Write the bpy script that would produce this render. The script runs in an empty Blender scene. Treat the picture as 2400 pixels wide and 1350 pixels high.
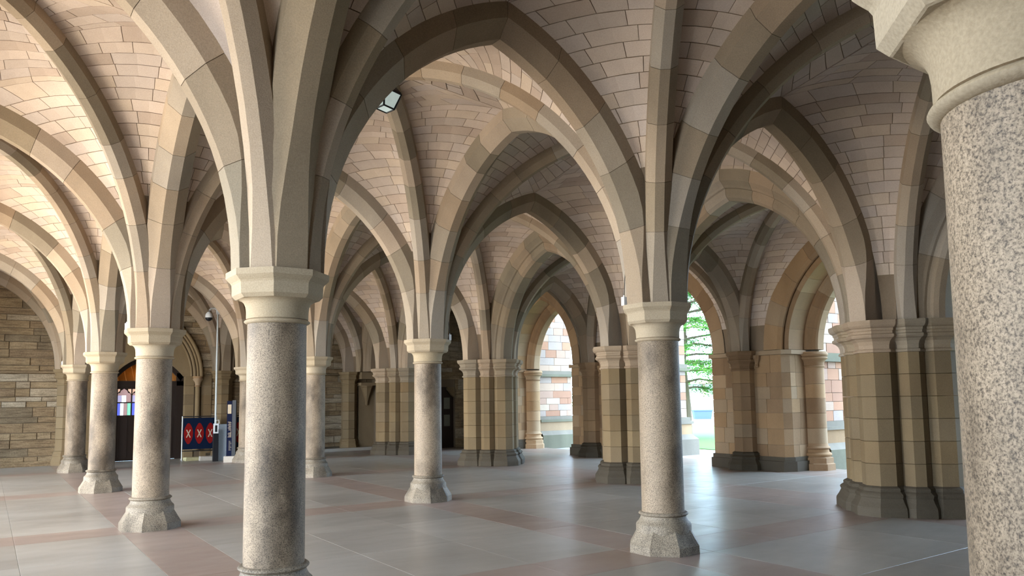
import bpy, math, random
from math import sin, cos, tan, pi, sqrt, acos, radians
from mathutils import Vector, Matrix

rnd = random.Random(7)
scene = bpy.context.scene
col = scene.collection

# ------------------------------------------------------------------ camera
F_PX, PITCH, ROLL, YAW = 1775.45, 0.0931, -0.0141, 0.6057
CAM = Vector((-1.8766, -5.9813, 1.65))
PX, PY = 1200.0, 770.5
_f = Vector((sin(YAW) * cos(PITCH), cos(YAW) * cos(PITCH), sin(PITCH)))
_r = Vector((cos(YAW), -sin(YAW), 0.0))
_u = _r.cross(_f)
R2 = _r * cos(ROLL) + _u * sin(ROLL)
U2 = -_r * sin(ROLL) + _u * cos(ROLL)
cam_data = bpy.data.cameras.new('camera')
cam = bpy.data.objects.new('camera', cam_data)
col.objects.link(cam)
cam_data.sensor_fit = 'HORIZONTAL'
cam_data.sensor_width = 36.0
cam_data.lens = F_PX / 2400.0 * 36.0
cam_data.shift_y = (PY - 675.0) / 2400.0
cam_data.clip_start, cam_data.clip_end = 0.05, 400
cam.matrix_world = Matrix(((R2.x, U2.x, -_f.x, CAM.x), (R2.y, U2.y, -_f.y, CAM.y),
                           (R2.z, U2.z, -_f.z, CAM.z), (0, 0, 0, 1)))
scene.camera = cam


def project(p):
    d = Vector(p) - CAM
    z = d.dot(_f)
    if z < 0.1:
        return None
    return PX + F_PX * d.dot(R2) / z, PY - F_PX * d.dot(U2) / z, z


# ------------------------------------------------------------------ light
scene.view_settings.view_transform = 'Standard'
scene.view_settings.look = 'None'
scene.view_settings.gamma = 1.0
scene.view_settings.use_curve_mapping = False
scene.view_settings.exposure = 0.76
scene.cycles.use_denoising = True
scene.cycles.max_bounces = 8
scene.cycles.diffuse_bounces = 6
scene.cycles.sample_clamp_indirect = 8.0
world = bpy.data.worlds.new('sky')
scene.world = world
world.use_nodes = True
bg = world.node_tree.nodes['Background']
bg.inputs[0].default_value = (0.55, 0.755, 1.0, 1)
bg.inputs[1].default_value = 12.0


def lamp(name, kind, loc, aim, energy, color, size=None, size_y=None):
    l = bpy.data.lights.new(name, kind)
    l.energy = energy
    l.color = color
    o = bpy.data.objects.new(name, l)
    col.objects.link(o)
    o.location = loc
    o.rotation_euler = (Vector(aim) - Vector(loc)).to_track_quat('-Z', 'Y').to_euler()
    if kind == 'AREA':
        l.shape = 'RECTANGLE'
        l.size, l.size_y = size, size_y
    return o


sun = lamp('sun', 'SUN', (-30, -20, 40), (-6, 3, 0), 4.0, (1.0, 0.90, 0.74))
sun.data.angle = radians(1.0)
# daylight of the open court beyond the left-hand arcade
for k, y in enumerate((-2.68, 2.68, 8.03, 13.39)):
    lamp('court_daylight', 'AREA', (-7.2, y, 2.2), (0, y, 2.6), (200, 560, 760, 720)[k], (1.0, 0.885, 0.715), 3.4, 3.6)


# ------------------------------------------------------------------ materials
def new_mat(name):
    m = bpy.data.materials.new(name)
    m.use_nodes = True
    nt = m.node_tree
    for n in list(nt.nodes):
        if n.type != 'OUTPUT_MATERIAL':
            nt.nodes.remove(n)
    out = [n for n in nt.nodes if n.type == 'OUTPUT_MATERIAL'][0]
    b = nt.nodes.new('ShaderNodeBsdfPrincipled')
    nt.links.new(b.outputs[0], out.inputs[0])
    return m, nt, b


def ramp(nt, src, stops, interp='LINEAR'):
    r = nt.nodes.new('ShaderNodeValToRGB')
    r.color_ramp.interpolation = interp
    el = r.color_ramp.elements
    while len(el) > 1:
        el.remove(el[-1])
    el[0].position, el[0].color = stops[0][0], (*stops[0][1], 1)
    for p, c in stops[1:]:
        e = el.new(p)
        e.color = (*c, 1)
    nt.links.new(src, r.inputs[0])
    return r.outputs[0]


def noise(nt, scale, detail=4, vec=None, rough=0.55, stretch=None):
    g = nt.nodes.new('ShaderNodeNewGeometry').outputs['Position'] if vec is None else vec
    if stretch:
        mp = nt.nodes.new('ShaderNodeMapping')
        mp.inputs['Scale'].default_value = stretch
        nt.links.new(g, mp.inputs[0])
        g = mp.outputs[0]
    n = nt.nodes.new('ShaderNodeTexNoise')
    n.inputs['Scale'].default_value = scale
    n.inputs['Detail'].default_value = detail
    n.inputs['Roughness'].default_value = rough
    nt.links.new(g, n.inputs['Vector'])
    return n.outputs[0]


def mix(nt, kind, fac, a, b):
    m = nt.nodes.new('ShaderNodeMix')
    m.data_type = 'RGBA'
    m.blend_type = kind
    for sock, v in ((m.inputs[0], fac), (m.inputs[6], a), (m.inputs[7], b)):
        if isinstance(v, (int, float)):
            sock.default_value = v
        elif isinstance(v, tuple):
            sock.default_value = (*v, 1)
        else:
            nt.links.new(v, sock)
    return m.outputs[2]


def rand_value(nt):
    oi = nt.nodes.new('ShaderNodeObjectInfo')
    ge = nt.nodes.new('ShaderNodeNewGeometry')
    ad = nt.nodes.new('ShaderNodeMath')
    ad.operation = 'ADD'
    nt.links.new(oi.outputs['Random'], ad.inputs[0])
    nt.links.new(ge.outputs['Random Per Island'], ad.inputs[1])
    fr = nt.nodes.new('ShaderNodeMath')
    fr.operation = 'FRACT'
    nt.links.new(ad.outputs[0], fr.inputs[0])
    return fr.outputs[0]


def bump(nt, b, height, strength, dist=0.01):
    n = nt.nodes.new('ShaderNodeBump')
    n.inputs['Strength'].default_value = strength
    n.inputs['Distance'].default_value = dist
    nt.links.new(height, n.inputs['Height'])
    nt.links.new(n.outputs[0], b.inputs['Normal'])


def stone_mat(name, tones, grain=0.35, bumps=0.25, rough=0.85, streak=True, blotch=0.5, gs=110, bands=False):
    m, nt, b = new_mat(name)
    k = len(tones)
    base = ramp(nt, rand_value(nt), [(i / max(1, k), t) for i, t in enumerate(tones)], 'CONSTANT' if k > 4 else 'LINEAR')
    bl = noise(nt, 1.7, 5, stretch=(1, 1, 0.45) if streak else None)
    c = mix(nt, 'MULTIPLY', blotch, base, ramp(nt, bl, [(0.3, (0.62, 0.60, 0.58)), (0.7, (1.12, 1.1, 1.06))]))
    if bands:
        bd = noise(nt, 3.2, 5, stretch=(0.8, 0.8, 7.0), rough=0.65)
        c = mix(nt, 'MULTIPLY', 0.75, c, ramp(nt, bd, [(0.34, (0.5, 0.46, 0.42)), (0.52, (1, 1, 1)), (0.7, (1.3, 1.3, 1.3))]))
    gr = noise(nt, gs, 3)
    c = mix(nt, 'MULTIPLY', grain, c, ramp(nt, gr, [(0.32, (0.55, 0.53, 0.5)), (0.66, (1.2, 1.2, 1.2))]))
    nt.links.new(c, b.inputs['Base Color'])
    b.inputs['Roughness'].default_value = rough
    b.inputs['Specular IOR Level'].default_value = 0.15
    bump(nt, b, gr, bumps, 0.006)
    return m


def plain_mat(name, color, rough=0.6, metal=0.0, emit=None, estr=0):
    m, nt, b = new_mat(name)
    v = noise(nt, 22, 3)
    c = mix(nt, 'MULTIPLY', 0.25, color, ramp(nt, v, [(0.3, (0.7, 0.7, 0.7)), (0.7, (1.1, 1.1, 1.1))]))
    nt.links.new(c, b.inputs['Base Color'])
    b.inputs['Roughness'].default_value = rough
    b.inputs['Specular IOR Level'].default_value = 0.25
    b.inputs['Metallic'].default_value = metal
    if emit:
        b.inputs['Emission Color'].default_value = (*emit, 1)
        b.inputs['Emission Strength'].default_value = estr
    return m


def granite_mat(name, light, mid, dark, stain, rough=0.58):
    m, nt, b = new_mat(name)
    n1 = noise(nt, 120, 4, rough=0.65)
    base = ramp(nt, n1, [(0.36, dark), (0.45, mid), (0.55, light), (0.66, tuple(min(1, x * 1.2) for x in light))])
    n2 = noise(nt, 210, 1)
    c = mix(nt, 'MULTIPLY', 0.6, base, ramp(nt, n2, [(0.36, (0.22, 0.2, 0.2)), (0.45, (1, 1, 1))]))
    s = noise(nt, 2.1, 4, rough=0.6, stretch=(1, 1, 0.55))
    c = mix(nt, 'MULTIPLY', stain, c, ramp(nt, s, [(0.36, (0.36, 0.34, 0.32)), (0.47, (0.75, 0.73, 0.71)), (0.6, (1.08, 1.06, 1.04))]))
    nt.links.new(c, b.inputs['Base Color'])
    b.inputs['Roughness'].default_value = rough
    b.inputs['Specular IOR Level'].default_value = 0.22
    bump(nt, b, n1, 0.12, 0.003)
    return m


TAN = [(0.281, 0.225, 0.165), (0.289, 0.210, 0.141), (0.351, 0.270, 0.193), (0.312, 0.235, 0.161), (0.238, 0.194, 0.138), (0.312, 0.258, 0.201), (0.215, 0.172, 0.122), (0.335, 0.258, 0.190), (0.250, 0.190, 0.125), (0.257, 0.195, 0.133)]
M = {}
M['sandstone'] = stone_mat('sandstone', TAN)
M['capital'] = stone_mat('capital_sandstone', [(0.353, 0.275, 0.178), (0.329, 0.256, 0.170), (0.368, 0.295, 0.204)])
M['web'] = stone_mat('vault_stone', [(0.495, 0.389, 0.311), (0.450, 0.358, 0.292), (0.522, 0.410, 0.330), (0.423, 0.323, 0.253), (0.477, 0.384, 0.321), (0.504, 0.393, 0.301)], grain=0.25, bumps=0.15, blotch=0.35, streak=False)
M['mortar'] = stone_mat('mortar', [(0.14, 0.105, 0.07)], blotch=0.4)
M['web_mortar'] = stone_mat('vault_mortar', [(0.20, 0.145, 0.095)], blotch=0.4)
M['rubble'] = stone_mat('rubble_stone', [(0.257, 0.190, 0.113), (0.200, 0.142, 0.084), (0.300, 0.238, 0.161), (0.236, 0.170, 0.097), (0.171, 0.130, 0.081), (0.328, 0.272, 0.194), (0.222, 0.157, 0.090)], grain=0.5, bumps=0.8, gs=34, bands=True)
M['ashlar'] = stone_mat('ashlar', [(0.282, 0.176, 0.093), (0.246, 0.157, 0.088), (0.327, 0.219, 0.129), (0.268, 0.170, 0.096), (0.215, 0.132, 0.072), (0.297, 0.208, 0.129), (0.312, 0.195, 0.103)])
M['dark_stone'] = stone_mat('weathered_dark_stone', [(0.059, 0.048, 0.034), (0.077, 0.062, 0.043)], grain=0.5, bumps=0.5, rough=0.7)
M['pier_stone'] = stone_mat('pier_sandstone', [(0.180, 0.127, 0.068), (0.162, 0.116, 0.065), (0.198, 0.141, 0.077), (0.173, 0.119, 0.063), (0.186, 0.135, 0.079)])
M['granite'] = granite_mat('granite', (0.275, 0.208, 0.142), (0.20, 0.150, 0.10), (0.085, 0.064, 0.044), 0.95)
M['granite_base'] = granite_mat('granite_base', (0.25, 0.205, 0.15), (0.16, 0.13, 0.095), (0.055, 0.046, 0.036), 0.95, 0.6)
M['red_wall'] = stone_mat('red_sandstone', [(0.338, 0.182, 0.115), (0.378, 0.270, 0.203), (0.297, 0.162, 0.108), (0.405, 0.317, 0.243), (0.338, 0.223, 0.169), (0.311, 0.250, 0.216)], blotch=0.3)
M['red_mortar'] = stone_mat('red_mortar', [(0.22, 0.16, 0.125)], blotch=0.3)
M['moss_stone'] = stone_mat('mossy_stone', [(0.150, 0.145, 0.100), (0.135, 0.128, 0.095), (0.180, 0.158, 0.128)])


def floor_mat(name, tones):
    m, nt, b = new_mat(name)
    base = ramp(nt, rand_value(nt), [(i / (len(tones)), t) for i, t in enumerate(tones)])
    w = noise(nt, 0.9, 5, stretch=(0.6, 1.3, 1))
    c = mix(nt, 'MULTIPLY', 0.6, base, ramp(nt, w, [(0.3, (0.66, 0.62, 0.58)), (0.7, (1.15, 1.15, 1.15))]))
    g = noise(nt, 90, 3)
    c = mix(nt, 'MULTIPLY', 0.25, c, ramp(nt, g, [(0.3, (0.7, 0.7, 0.7)), (0.7, (1.15, 1.15, 1.15))]))
    nt.links.new(c, b.inputs['Base Color'])
    rr = nt.nodes.new('ShaderNodeMapRange')
    rr.inputs[3].default_value, rr.inputs[4].default_value = 0.24, 0.44
    nt.links.new(noise(nt, 3.0, 5, stretch=(0.7, 1.5, 1)), rr.inputs[0])
    nt.links.new(rr.outputs[0], b.inputs['Roughness'])
    bump(nt, b, noise(nt, 5.0, 6), 0.16, 0.01)
    return m


M['flag_grey'] = floor_mat('grey_flagstone', [(0.285, 0.26, 0.225), (0.31, 0.285, 0.25), (0.268, 0.243, 0.21)])
M['flag_red'] = floor_mat('red_flagstone', [(0.265, 0.20, 0.165), (0.25, 0.185, 0.15), (0.275, 0.212, 0.177)])
M['floor_joint'] = plain_mat('floor_joint', (0.05, 0.045, 0.04), 0.8)
M['wood'] = plain_mat('dark_wood', (0.018, 0.011, 0.008), 0.45)
M['board'] = plain_mat('varnished_boards', (0.55, 0.22, 0.05), 0.5)
M['black'] = plain_mat('black_metal', (0.015, 0.015, 0.017), 0.4)
M['white'] = plain_mat('white_plastic', (0.75, 0.76, 0.76), 0.4)
M['steel'] = plain_mat('galvanised_steel', (0.50, 0.56, 0.60), 0.45, 0.5)
M['pole'] = plain_mat('grey_painted_pole', (0.52, 0.53, 0.50), 0.4, 0.3)
M['navy'] = plain_mat('navy_panel', (0.006, 0.008, 0.024), 0.7)
M['banner'] = plain_mat('navy_banner', (0.004, 0.009, 0.024), 0.8)
M['red'] = plain_mat('red_print', (0.17, 0.007, 0.006), 0.8)
M['cream'] = plain_mat('cream_print', (0.42, 0.34, 0.24), 0.8)
for _n in ('navy', 'banner', 'red', 'cream'):
    [q for q in M[_n].node_tree.nodes if q.type == 'BSDF_PRINCIPLED'][0].inputs['Specular IOR Level'].default_value = 0.05
M['concrete'] = plain_mat('concrete', (0.42, 0.37, 0.31), 0.9)
M['timber'] = plain_mat('pale_timber', (0.40, 0.36, 0.20), 0.8)
M['lawn'] = plain_mat('grass', (0.05, 0.125, 0.012), 0.9)
M['paving'] = plain_mat('pale_paving', (0.30, 0.29, 0.27), 0.9)
M['bark'] = plain_mat('bark', (0.16, 0.12, 0.085), 0.9)
M['pale_wall'] = plain_mat('pale_render', (0.36, 0.35, 0.33), 0.8)
M['brown_wall'] = stone_mat('brown_stone', [(0.33, 0.22, 0.15), (0.29, 0.20, 0.15)])
M['window_dark'] = plain_mat('window_glass_dark', (0.05, 0.06, 0.07), 0.15)
M['blue_grey'] = plain_mat('blue_grey_plastic', (0.05, 0.08, 0.14), 0.6)


def leaf_mat():
    m, nt, b = new_mat('leaves')
    c = ramp(nt, rand_value(nt), [(0, (0.06, 0.22, 0.04)), (0.5, (0.11, 0.32, 0.06)), (0.9, (0.20, 0.38, 0.08))])
    nt.links.new(c, b.inputs['Base Color'])
    b.inputs['Roughness'].default_value = 0.6
    tr = nt.nodes.new('ShaderNodeBsdfTranslucent')
    nt.links.new(c, tr.inputs[0])
    mx = nt.nodes.new('ShaderNodeMixShader')
    mx.inputs[0].default_value = 0.45
    out = [n for n in nt.nodes if n.type == 'OUTPUT_MATERIAL'][0]
    nt.links.new(b.outputs[0], mx.inputs[1])
    nt.links.new(tr.outputs[0], mx.inputs[2])
    nt.links.new(mx.outputs[0], out.inputs[0])
    return m


M['leaves'] = leaf_mat()


def lit_glass(name, color, strength):
    return plain_mat(name, tuple(x * 0.5 for x in color), 0.2, 0, color, strength)


M['glass_white'] = lit_glass('lit_white_glass', (0.85, 0.9, 1.0), 1.1)
M['glass_blue'] = lit_glass('lit_blue_glass', (0.12, 0.16, 0.75), 0.7)
M['glass_pink'] = lit_glass('lit_pink_glass', (0.55, 0.36, 0.36), 0.35)
M['glass_lilac'] = lit_glass('lit_lilac_glass', (0.5, 0.48, 0.75), 0.5)
M['glass_green'] = lit_glass('lit_green_glass', (0.25, 0.7, 0.5), 0.6)
M['glass_peach'] = lit_glass('lit_peach_glass', (0.85, 0.55, 0.4), 0.5)
M['glass_lamp'] = plain_mat('frosted_lamp_glass', (0.62, 0.70, 0.66), 0.25, 0, (0.75, 0.9, 0.85), 0.25)
M['glass_dim'] = plain_mat('dim_window_glass', (0.13, 0.13, 0.10), 0.2)


# ------------------------------------------------------------------ mesh helpers
class MB:
    def __init__(self):
        self.v, self.f = [], []

    def add(self, v, f):
        n = len(self.v)
        self.v += [tuple(p) for p in v]
        self.f += [tuple(i + n for i in q) for q in f]
        return self

    def box(self, x0, y0, z0, x1, y1, z1):
        v = [(x0, y0, z0), (x1, y0, z0), (x1, y1, z0), (x0, y1, z0), (x0, y0, z1), (x1, y0, z1), (x1, y1, z1), (x0, y1, z1)]
        return self.add(v, [(0, 3, 2, 1), (4, 5, 6, 7), (0, 1, 5, 4), (1, 2, 6, 5), (2, 3, 7, 6), (3, 0, 4, 7)])

    def rings(self, cx, cy, rings, n=8, rot=None, caps=True):
        # rings: (z, apothem for n=8 / radius otherwise)
        v, f = [], []
        rot = (pi / n) if rot is None else rot
        k = 1 / cos(pi / n) if n <= 8 else 1.0
        for z, a in rings:
            for i in range(n):
                t = rot + 2 * pi * i / n
                v.append((cx + a * k * cos(t), cy + a * k * sin(t), z))
        for r in range(len(rings) - 1):
            for i in range(n):
                j = (i + 1) % n
                f.append((r * n + i, r * n + j, (r + 1) * n + j, (r + 1) * n + i))
        if caps:
            f.append(tuple(range(n - 1, -1, -1)))
            f.append(tuple((len(rings) - 1) * n + i for i in range(n)))
        return self.add(v, f)

    def poly_prism(self, pts, z0, z1):
        n = len(pts)
        v = [(x, y, z0) for x, y in pts] + [(x, y, z1) for x, y in pts]
        f = [(i, (i + 1) % n, n + (i + 1) % n, n + i) for i in range(n)]
        f += [tuple(range(n - 1, -1, -1)), tuple(range(n, 2 * n))]
        return self.add(v, f)

    def tube(self, pts, r, n=8, r1=None):
        pts = [Vector(p) for p in pts]
        v, f = [], []
        m = len(pts)
        for k, p in enumerate(pts):
            d = (pts[min(k + 1, m - 1)] - pts[max(k - 1, 0)]).normalized()
            a = d.cross(Vector((0, 0, 1)) if abs(d.z) < 0.9 else Vector((1, 0, 0))).normalized()
            b = d.cross(a)
            rr = r if r1 is None else r + (r1 - r) * k / (m - 1)
            for i in range(n):
                t = 2 * pi * i / n
                v.append(p + a * rr * cos(t) + b * rr * sin(t))
        for k in range(m - 1):
            for i in range(n):
                j = (i + 1) % n
                f.append((k * n + i, k * n + j, (k + 1) * n + j, (k + 1) * n + i))
        f += [tuple(range(n - 1, -1, -1)), tuple((m - 1) * n + i for i in range(n))]
        return self.add(v, f)

    def mesh(self, name, mat, smooth=False):
        me = bpy.data.meshes.new(name)
        me.from_pydata(self.v, [], self.f)
        me.materials.append(M[mat])
        if smooth:
            me.polygons.foreach_set('use_smooth', [True] * len(me.polygons))
            try:
                me.set_sharp_from_angle(angle=radians(35))
            except Exception:
                pass
        me.update()
        return me

    def obj(self, name, mat, parent=None, smooth=False, **props):
        o = bpy.data.objects.new(name, self.mesh(name, mat, smooth))
        col.objects.link(o)
        if parent is not None:
            o.parent = parent
        for k, val in props.items():
            o[k] = val
        return o


def empty(name, loc=(0, 0, 0), **props):
    o = bpy.data.objects.new(name, None)
    col.objects.link(o)
    o.location = loc
    for k, val in props.items():
        o[k] = val
    return o


def copy_tree(o, parent=None):
    c = o.copy()
    col.objects.link(c)
    if parent is not None:
        c.parent = parent
    for ch in list(o.children):
        copy_tree(ch, c)
    return c


# ------------------------------------------------------------------ layout
SU, SV = 4.233, 5.357
Z0 = 2.669                       # top of every capital
XP = 8.99                        # centre line of the pier row
XW = 12.50                       # inner face of the outer wall
YW = 18.90                       # end wall
YA = 17.30                       # end wall of the right-hand aisle
JS = (-2, -1, 0, 1, 2, 3)


def yj(j):
    return j * SV


def yp(j):                       # piers
    return j * SV - (0.10 if j == 0 else 0.0)


# ------------------------------------------------------------------ floor
floor = MB().box(-9, -13, -0.2, 13.9, YW + 0.4, -0.012).obj('floor', 'floor_joint', kind='structure', category='floor',
        label='stone paved floor of grey flagstones crossed by reddish bands between the columns')


def slab(x0, x1, y0, y1, mat):
    g = 0.0015
    t = 0.0 - rnd.random() * 0.001
    c = 0.0015
    v = [(x0 + g, y0 + g, -0.03), (x1 - g, y0 + g, -0.03), (x1 - g, y1 - g, -0.03), (x0 + g, y1 - g, -0.03),
         (x0 + g, y0 + g, t - c), (x1 - g, y0 + g, t - c), (x1 - g, y1 - g, t - c), (x0 + g, y1 - g, t - c),
         (x0 + g + c, y0 + g + c, t), (x1 - g - c, y0 + g + c, t), (x1 - g - c, y1 - g - c, t), (x0 + g + c, y1 - g - c, t)]
    f = [(0, 1, 5, 4), (1, 2, 6, 5), (2, 3, 7, 6), (3, 0, 4, 7), (4, 5, 9, 8), (5, 6, 10, 9), (6, 7, 11, 10), (7, 4, 8, 11), (8, 9, 10, 11)]
    return MB().add(v, f)


B2 = 0.362
xcuts = [(-8.9, -4.6, 0), (-4.6, -3.87, 1), (-3.87, -B2, 0), (-B2, B2, 1), (B2, SU - B2, 0), (SU - B2, SU + B2, 1), (SU + B2, 8.2, 0), (8.2, 9.75, 1), (9.75, 12.2, 0), (12.2, 13.85, 1)]
ycuts = []
yy = -12.0
for j in JS:
    ycuts.append((yy, yj(j) - B2, 0))
    ycuts.append((yj(j) - B2, yj(j) + B2, 1))
    yy = yj(j) + B2
ycuts.append((yy, YW + 0.3, 0))
far_floor = MB()
nflag = 0
for (xa, xb, rx) in xcuts:
    for (ya, yb, ry) in ycuts:
        red = rx or ry
        nx = max(1, round((xb - xa) / 1.3)) if not rx else 1
        ny = max(1, round((yb - ya) / 1.6)) if not ry else 1
        if rx and xb - xa > 1:
            nx = 2
        for a in range(nx):
            for b in range(ny):
                x0, x1 = xa + (xb - xa) * a / nx, xa + (xb - xa) * (a + 1) / nx
                y0, y1 = ya + (yb - ya) * b / ny, ya + (yb - ya) * (b + 1) / ny
                s = slab(x0, x1, y0, y1, None)
                q = project(((x0 + x1) / 2, (y0 + y1) / 2, 0))
                vis = q and -250 < q[0] < 2600 and q[1] < 1500
                if vis and nflag < 298:
                    s.obj('flagstone', 'flag_red' if red else 'flag_grey', floor)
                    nflag += 1
                else:
                    far_floor.add(s.v, s.f)
far_floor.obj('far_flagstones', 'flag_grey', floor, kind='stuff')


# ------------------------------------------------------------------ ribs and vaults
class HalfRib:
    def __init__(self, S, E, rise, z0=Z0):
        self.S, self.E = Vector(S), Vector(E)
        d = self.E - self.S
        self.half = d.length
        self.e = d.normalized()
        self.l = Vector((-self.e.y, self.e.x))
        rise = max(rise, self.half * 1.0001)
        self.R = (self.half ** 2 + rise ** 2) / (2 * self.half)
        self.z0 = z0

    def phi_end(self, d=0.0):
        return acos(max(-1, min(1, (self.R - self.half) / (self.R + d))))

    def pt(self, t, d=0.0, w=0.0):
        ph = t * self.phi_end(d)
        r = self.R - (self.R + d) * cos(ph)
        p = self.S + self.e * r + self.l * w
        return Vector((p.x, p.y, self.z0 + (self.R + d) * sin(ph)))

    def length(self):
        return self.R * self.phi_end()


def prof_main(s, k=1.0):
    b = min(1.0, max(0.0, (s - 0.15) / 1.0))
    b = b * b * (3 - 2 * b)
    h, c = 0.119 + (0.072 - 0.119) * b, 0.004 + (0.15 - 0.004) * b
    return [(h, 0.0), (h + c, c), (h + c, 0.44)]


def prof_diag(s):
    b = min(1.0, max(0.0, s / 0.7))
    h, c = 0.085 + (0.05 - 0.085) * b, 0.012 + (0.085 - 0.012) * b
    return [(h, 0.0), (h + c, c), (h + c, 0.34)]


def prof_pier(s):
    return [(0.12, 0.0), (0.185, 0.05), (0.215, 0.11), (0.215, 0.20), (0.25, 0.215), (0.275, 0.25), (0.36, 0.33), (0.37, 0.72)]


def prof_wall(s):
    return [(0.10, 0.0), (0.24, 0.14), (0.24, 0.44)]


def rib_slice(rib, prof, t0, t1, n, inset=0.0, first=False):
    """ring-by-ring sweep of the profile between t0 and t1"""
    mb = MB()
    L = rib.length()
    v, f = [], []
    m = None
    for k in range(n + 1):
        t = t0 + (t1 - t0) * k / n
        pr = prof(t * L)
        pts = [(-w, d) for w, d in reversed(pr)] + list(pr)
        m = len(pts)
        for w, d in pts:
            ww = w - inset if w > 0 else w + inset
            dd = d + inset
            v.append(rib.pt(t, dd, ww))
    for k in range(n):
        for i in range(m - 1):
            f.append((k * m + i, (k + 1) * m + i, (k + 1) * m + i + 1, k * m + i + 1))
    f.append(tuple(range(m)))
    f.append(tuple(n * m + i for i in range(m - 1, -1, -1)))
    return mb.add(v, f)


def joints(L, first=0.8, step=0.56):
    if L < first + step:
        first = L * 0.4
    n = max(1, round((L - first) / step))
    xs = [0.0, first]
    for k in range(1, n):
        xs.append(first + (L - first) * (k + rnd.uniform(-0.16, 0.16)) / n)
    xs.append(L)
    return [x / L for x in xs]


def build_half(rib, prof, parent, core, stone='sandstone', split=True, first=0.8, step=0.56):
    if not split:
        core.add(*(lambda q: (q.v, q.f))(rib_slice(rib, prof, 0, 1, 16)))
        return
    c = rib_slice(rib, prof, 0, 1, 18, 0.006)
    core.add(c.v, c.f)
    js = joints(rib.length(), first, step)
    g = 0.0025 / rib.length()
    for a, b in zip(js[:-1], js[1:]):
        rib_slice(rib, prof, a + g, b - g, 4).obj('voussoir', stone, parent)


def in_view(p, mx=200):
    q = project(p)
    return bool(q and -mx < q[0] < 2400 + mx and -mx < q[1] < 1350 + mx)


class Panel:
    """ruled, slightly domed web between two rib boundary curves"""
    def __init__(self, ra, wa, da, rb, wb, db):
        self.a, self.b = (ra, wa, da), (rb, wb, db)
        za = ra.z0 + (ra.R + da) * sin(ra.phi_end(da))
        self.sk = min(1.0, math.asin(min(1.0, (za - rb.z0) / (rb.R + db))) / rb.phi_end(db))

    def W(self, s, t):
        ra, wa, da = self.a
        rb, wb, db = self.b
        phb = s * rb.phi_end(db)
        B = rb.pt(s, db, wb)
        ea = ra.phi_end(da)
        za = ra.z0 + (ra.R + da) * sin(ea)
        if B.z <= za:                       # level courses between the two ribs
            pha = math.asin(max(0.0, min(1.0, (B.z - ra.z0) / (ra.R + da))))
            pha = min(pha, ea)
            A = ra.pt(pha / ea, da, wa)
        else:                               # above the arch the courses die into the ridge
            pha = ea
            top = rb.pt(1.0, db, 0.0)
            f = (B.z - za) / max(1e-6, top.z - za)
            A = ra.pt(1.0, da, wa).lerp(top, f)
        p = A.lerp(B, t)
        L = (B - A).length
        ph = 0.5 * (pha + phb)
        e3 = Vector((ra.e.x + rb.e.x, ra.e.y + rb.e.y, 0)).normalized()
        out = Vector((-e3.x * cos(ph), -e3.y * cos(ph), sin(ph)))
        return p + out * (0.07 * L * 4 * t * (1 - t))

    def N(self, s, t):
        h = 0.01
        du = self.W(min(1, s + h), t) - self.W(max(0, s - h), t)
        dv = self.W(s, min(1, t + h)) - self.W(s, max(0, t - h))
        n = du.cross(dv)
        if n.length < 1e-9:
            return Vector((0, 0, -1))
        n.normalize()
        c = Vector((self.a[0].E.x, self.a[0].E.y, 2.0)).lerp(Vector((self.b[0].E.x, self.b[0].E.y, 2.0)), 0.5)
        if n.dot(c - self.W(s, t)) < 0:
            n = -n
        return n


SMIN = 0.12


def panel_back(mb, P, ns=26, nt=10):
    v, f = [], []
    ss = sorted(set([k / ns for k in range(ns + 1)] + [max(0.0, P.sk - e) for e in (0.0, 0.002, 0.006, 0.012, 0.02, 0.03, 0.045)]))
    for q in ss:
        for k in range(nt + 1):
            v.append(P.W(q, k / nt) - P.N(q, k / nt) * 0.006)
    for i in range(len(ss) - 1):
        for k in range(nt):
            a = i * (nt + 1) + k
            f.append((a, a + 1, a + nt + 2, a + nt + 1))
    mb.add(v, f)


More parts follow.
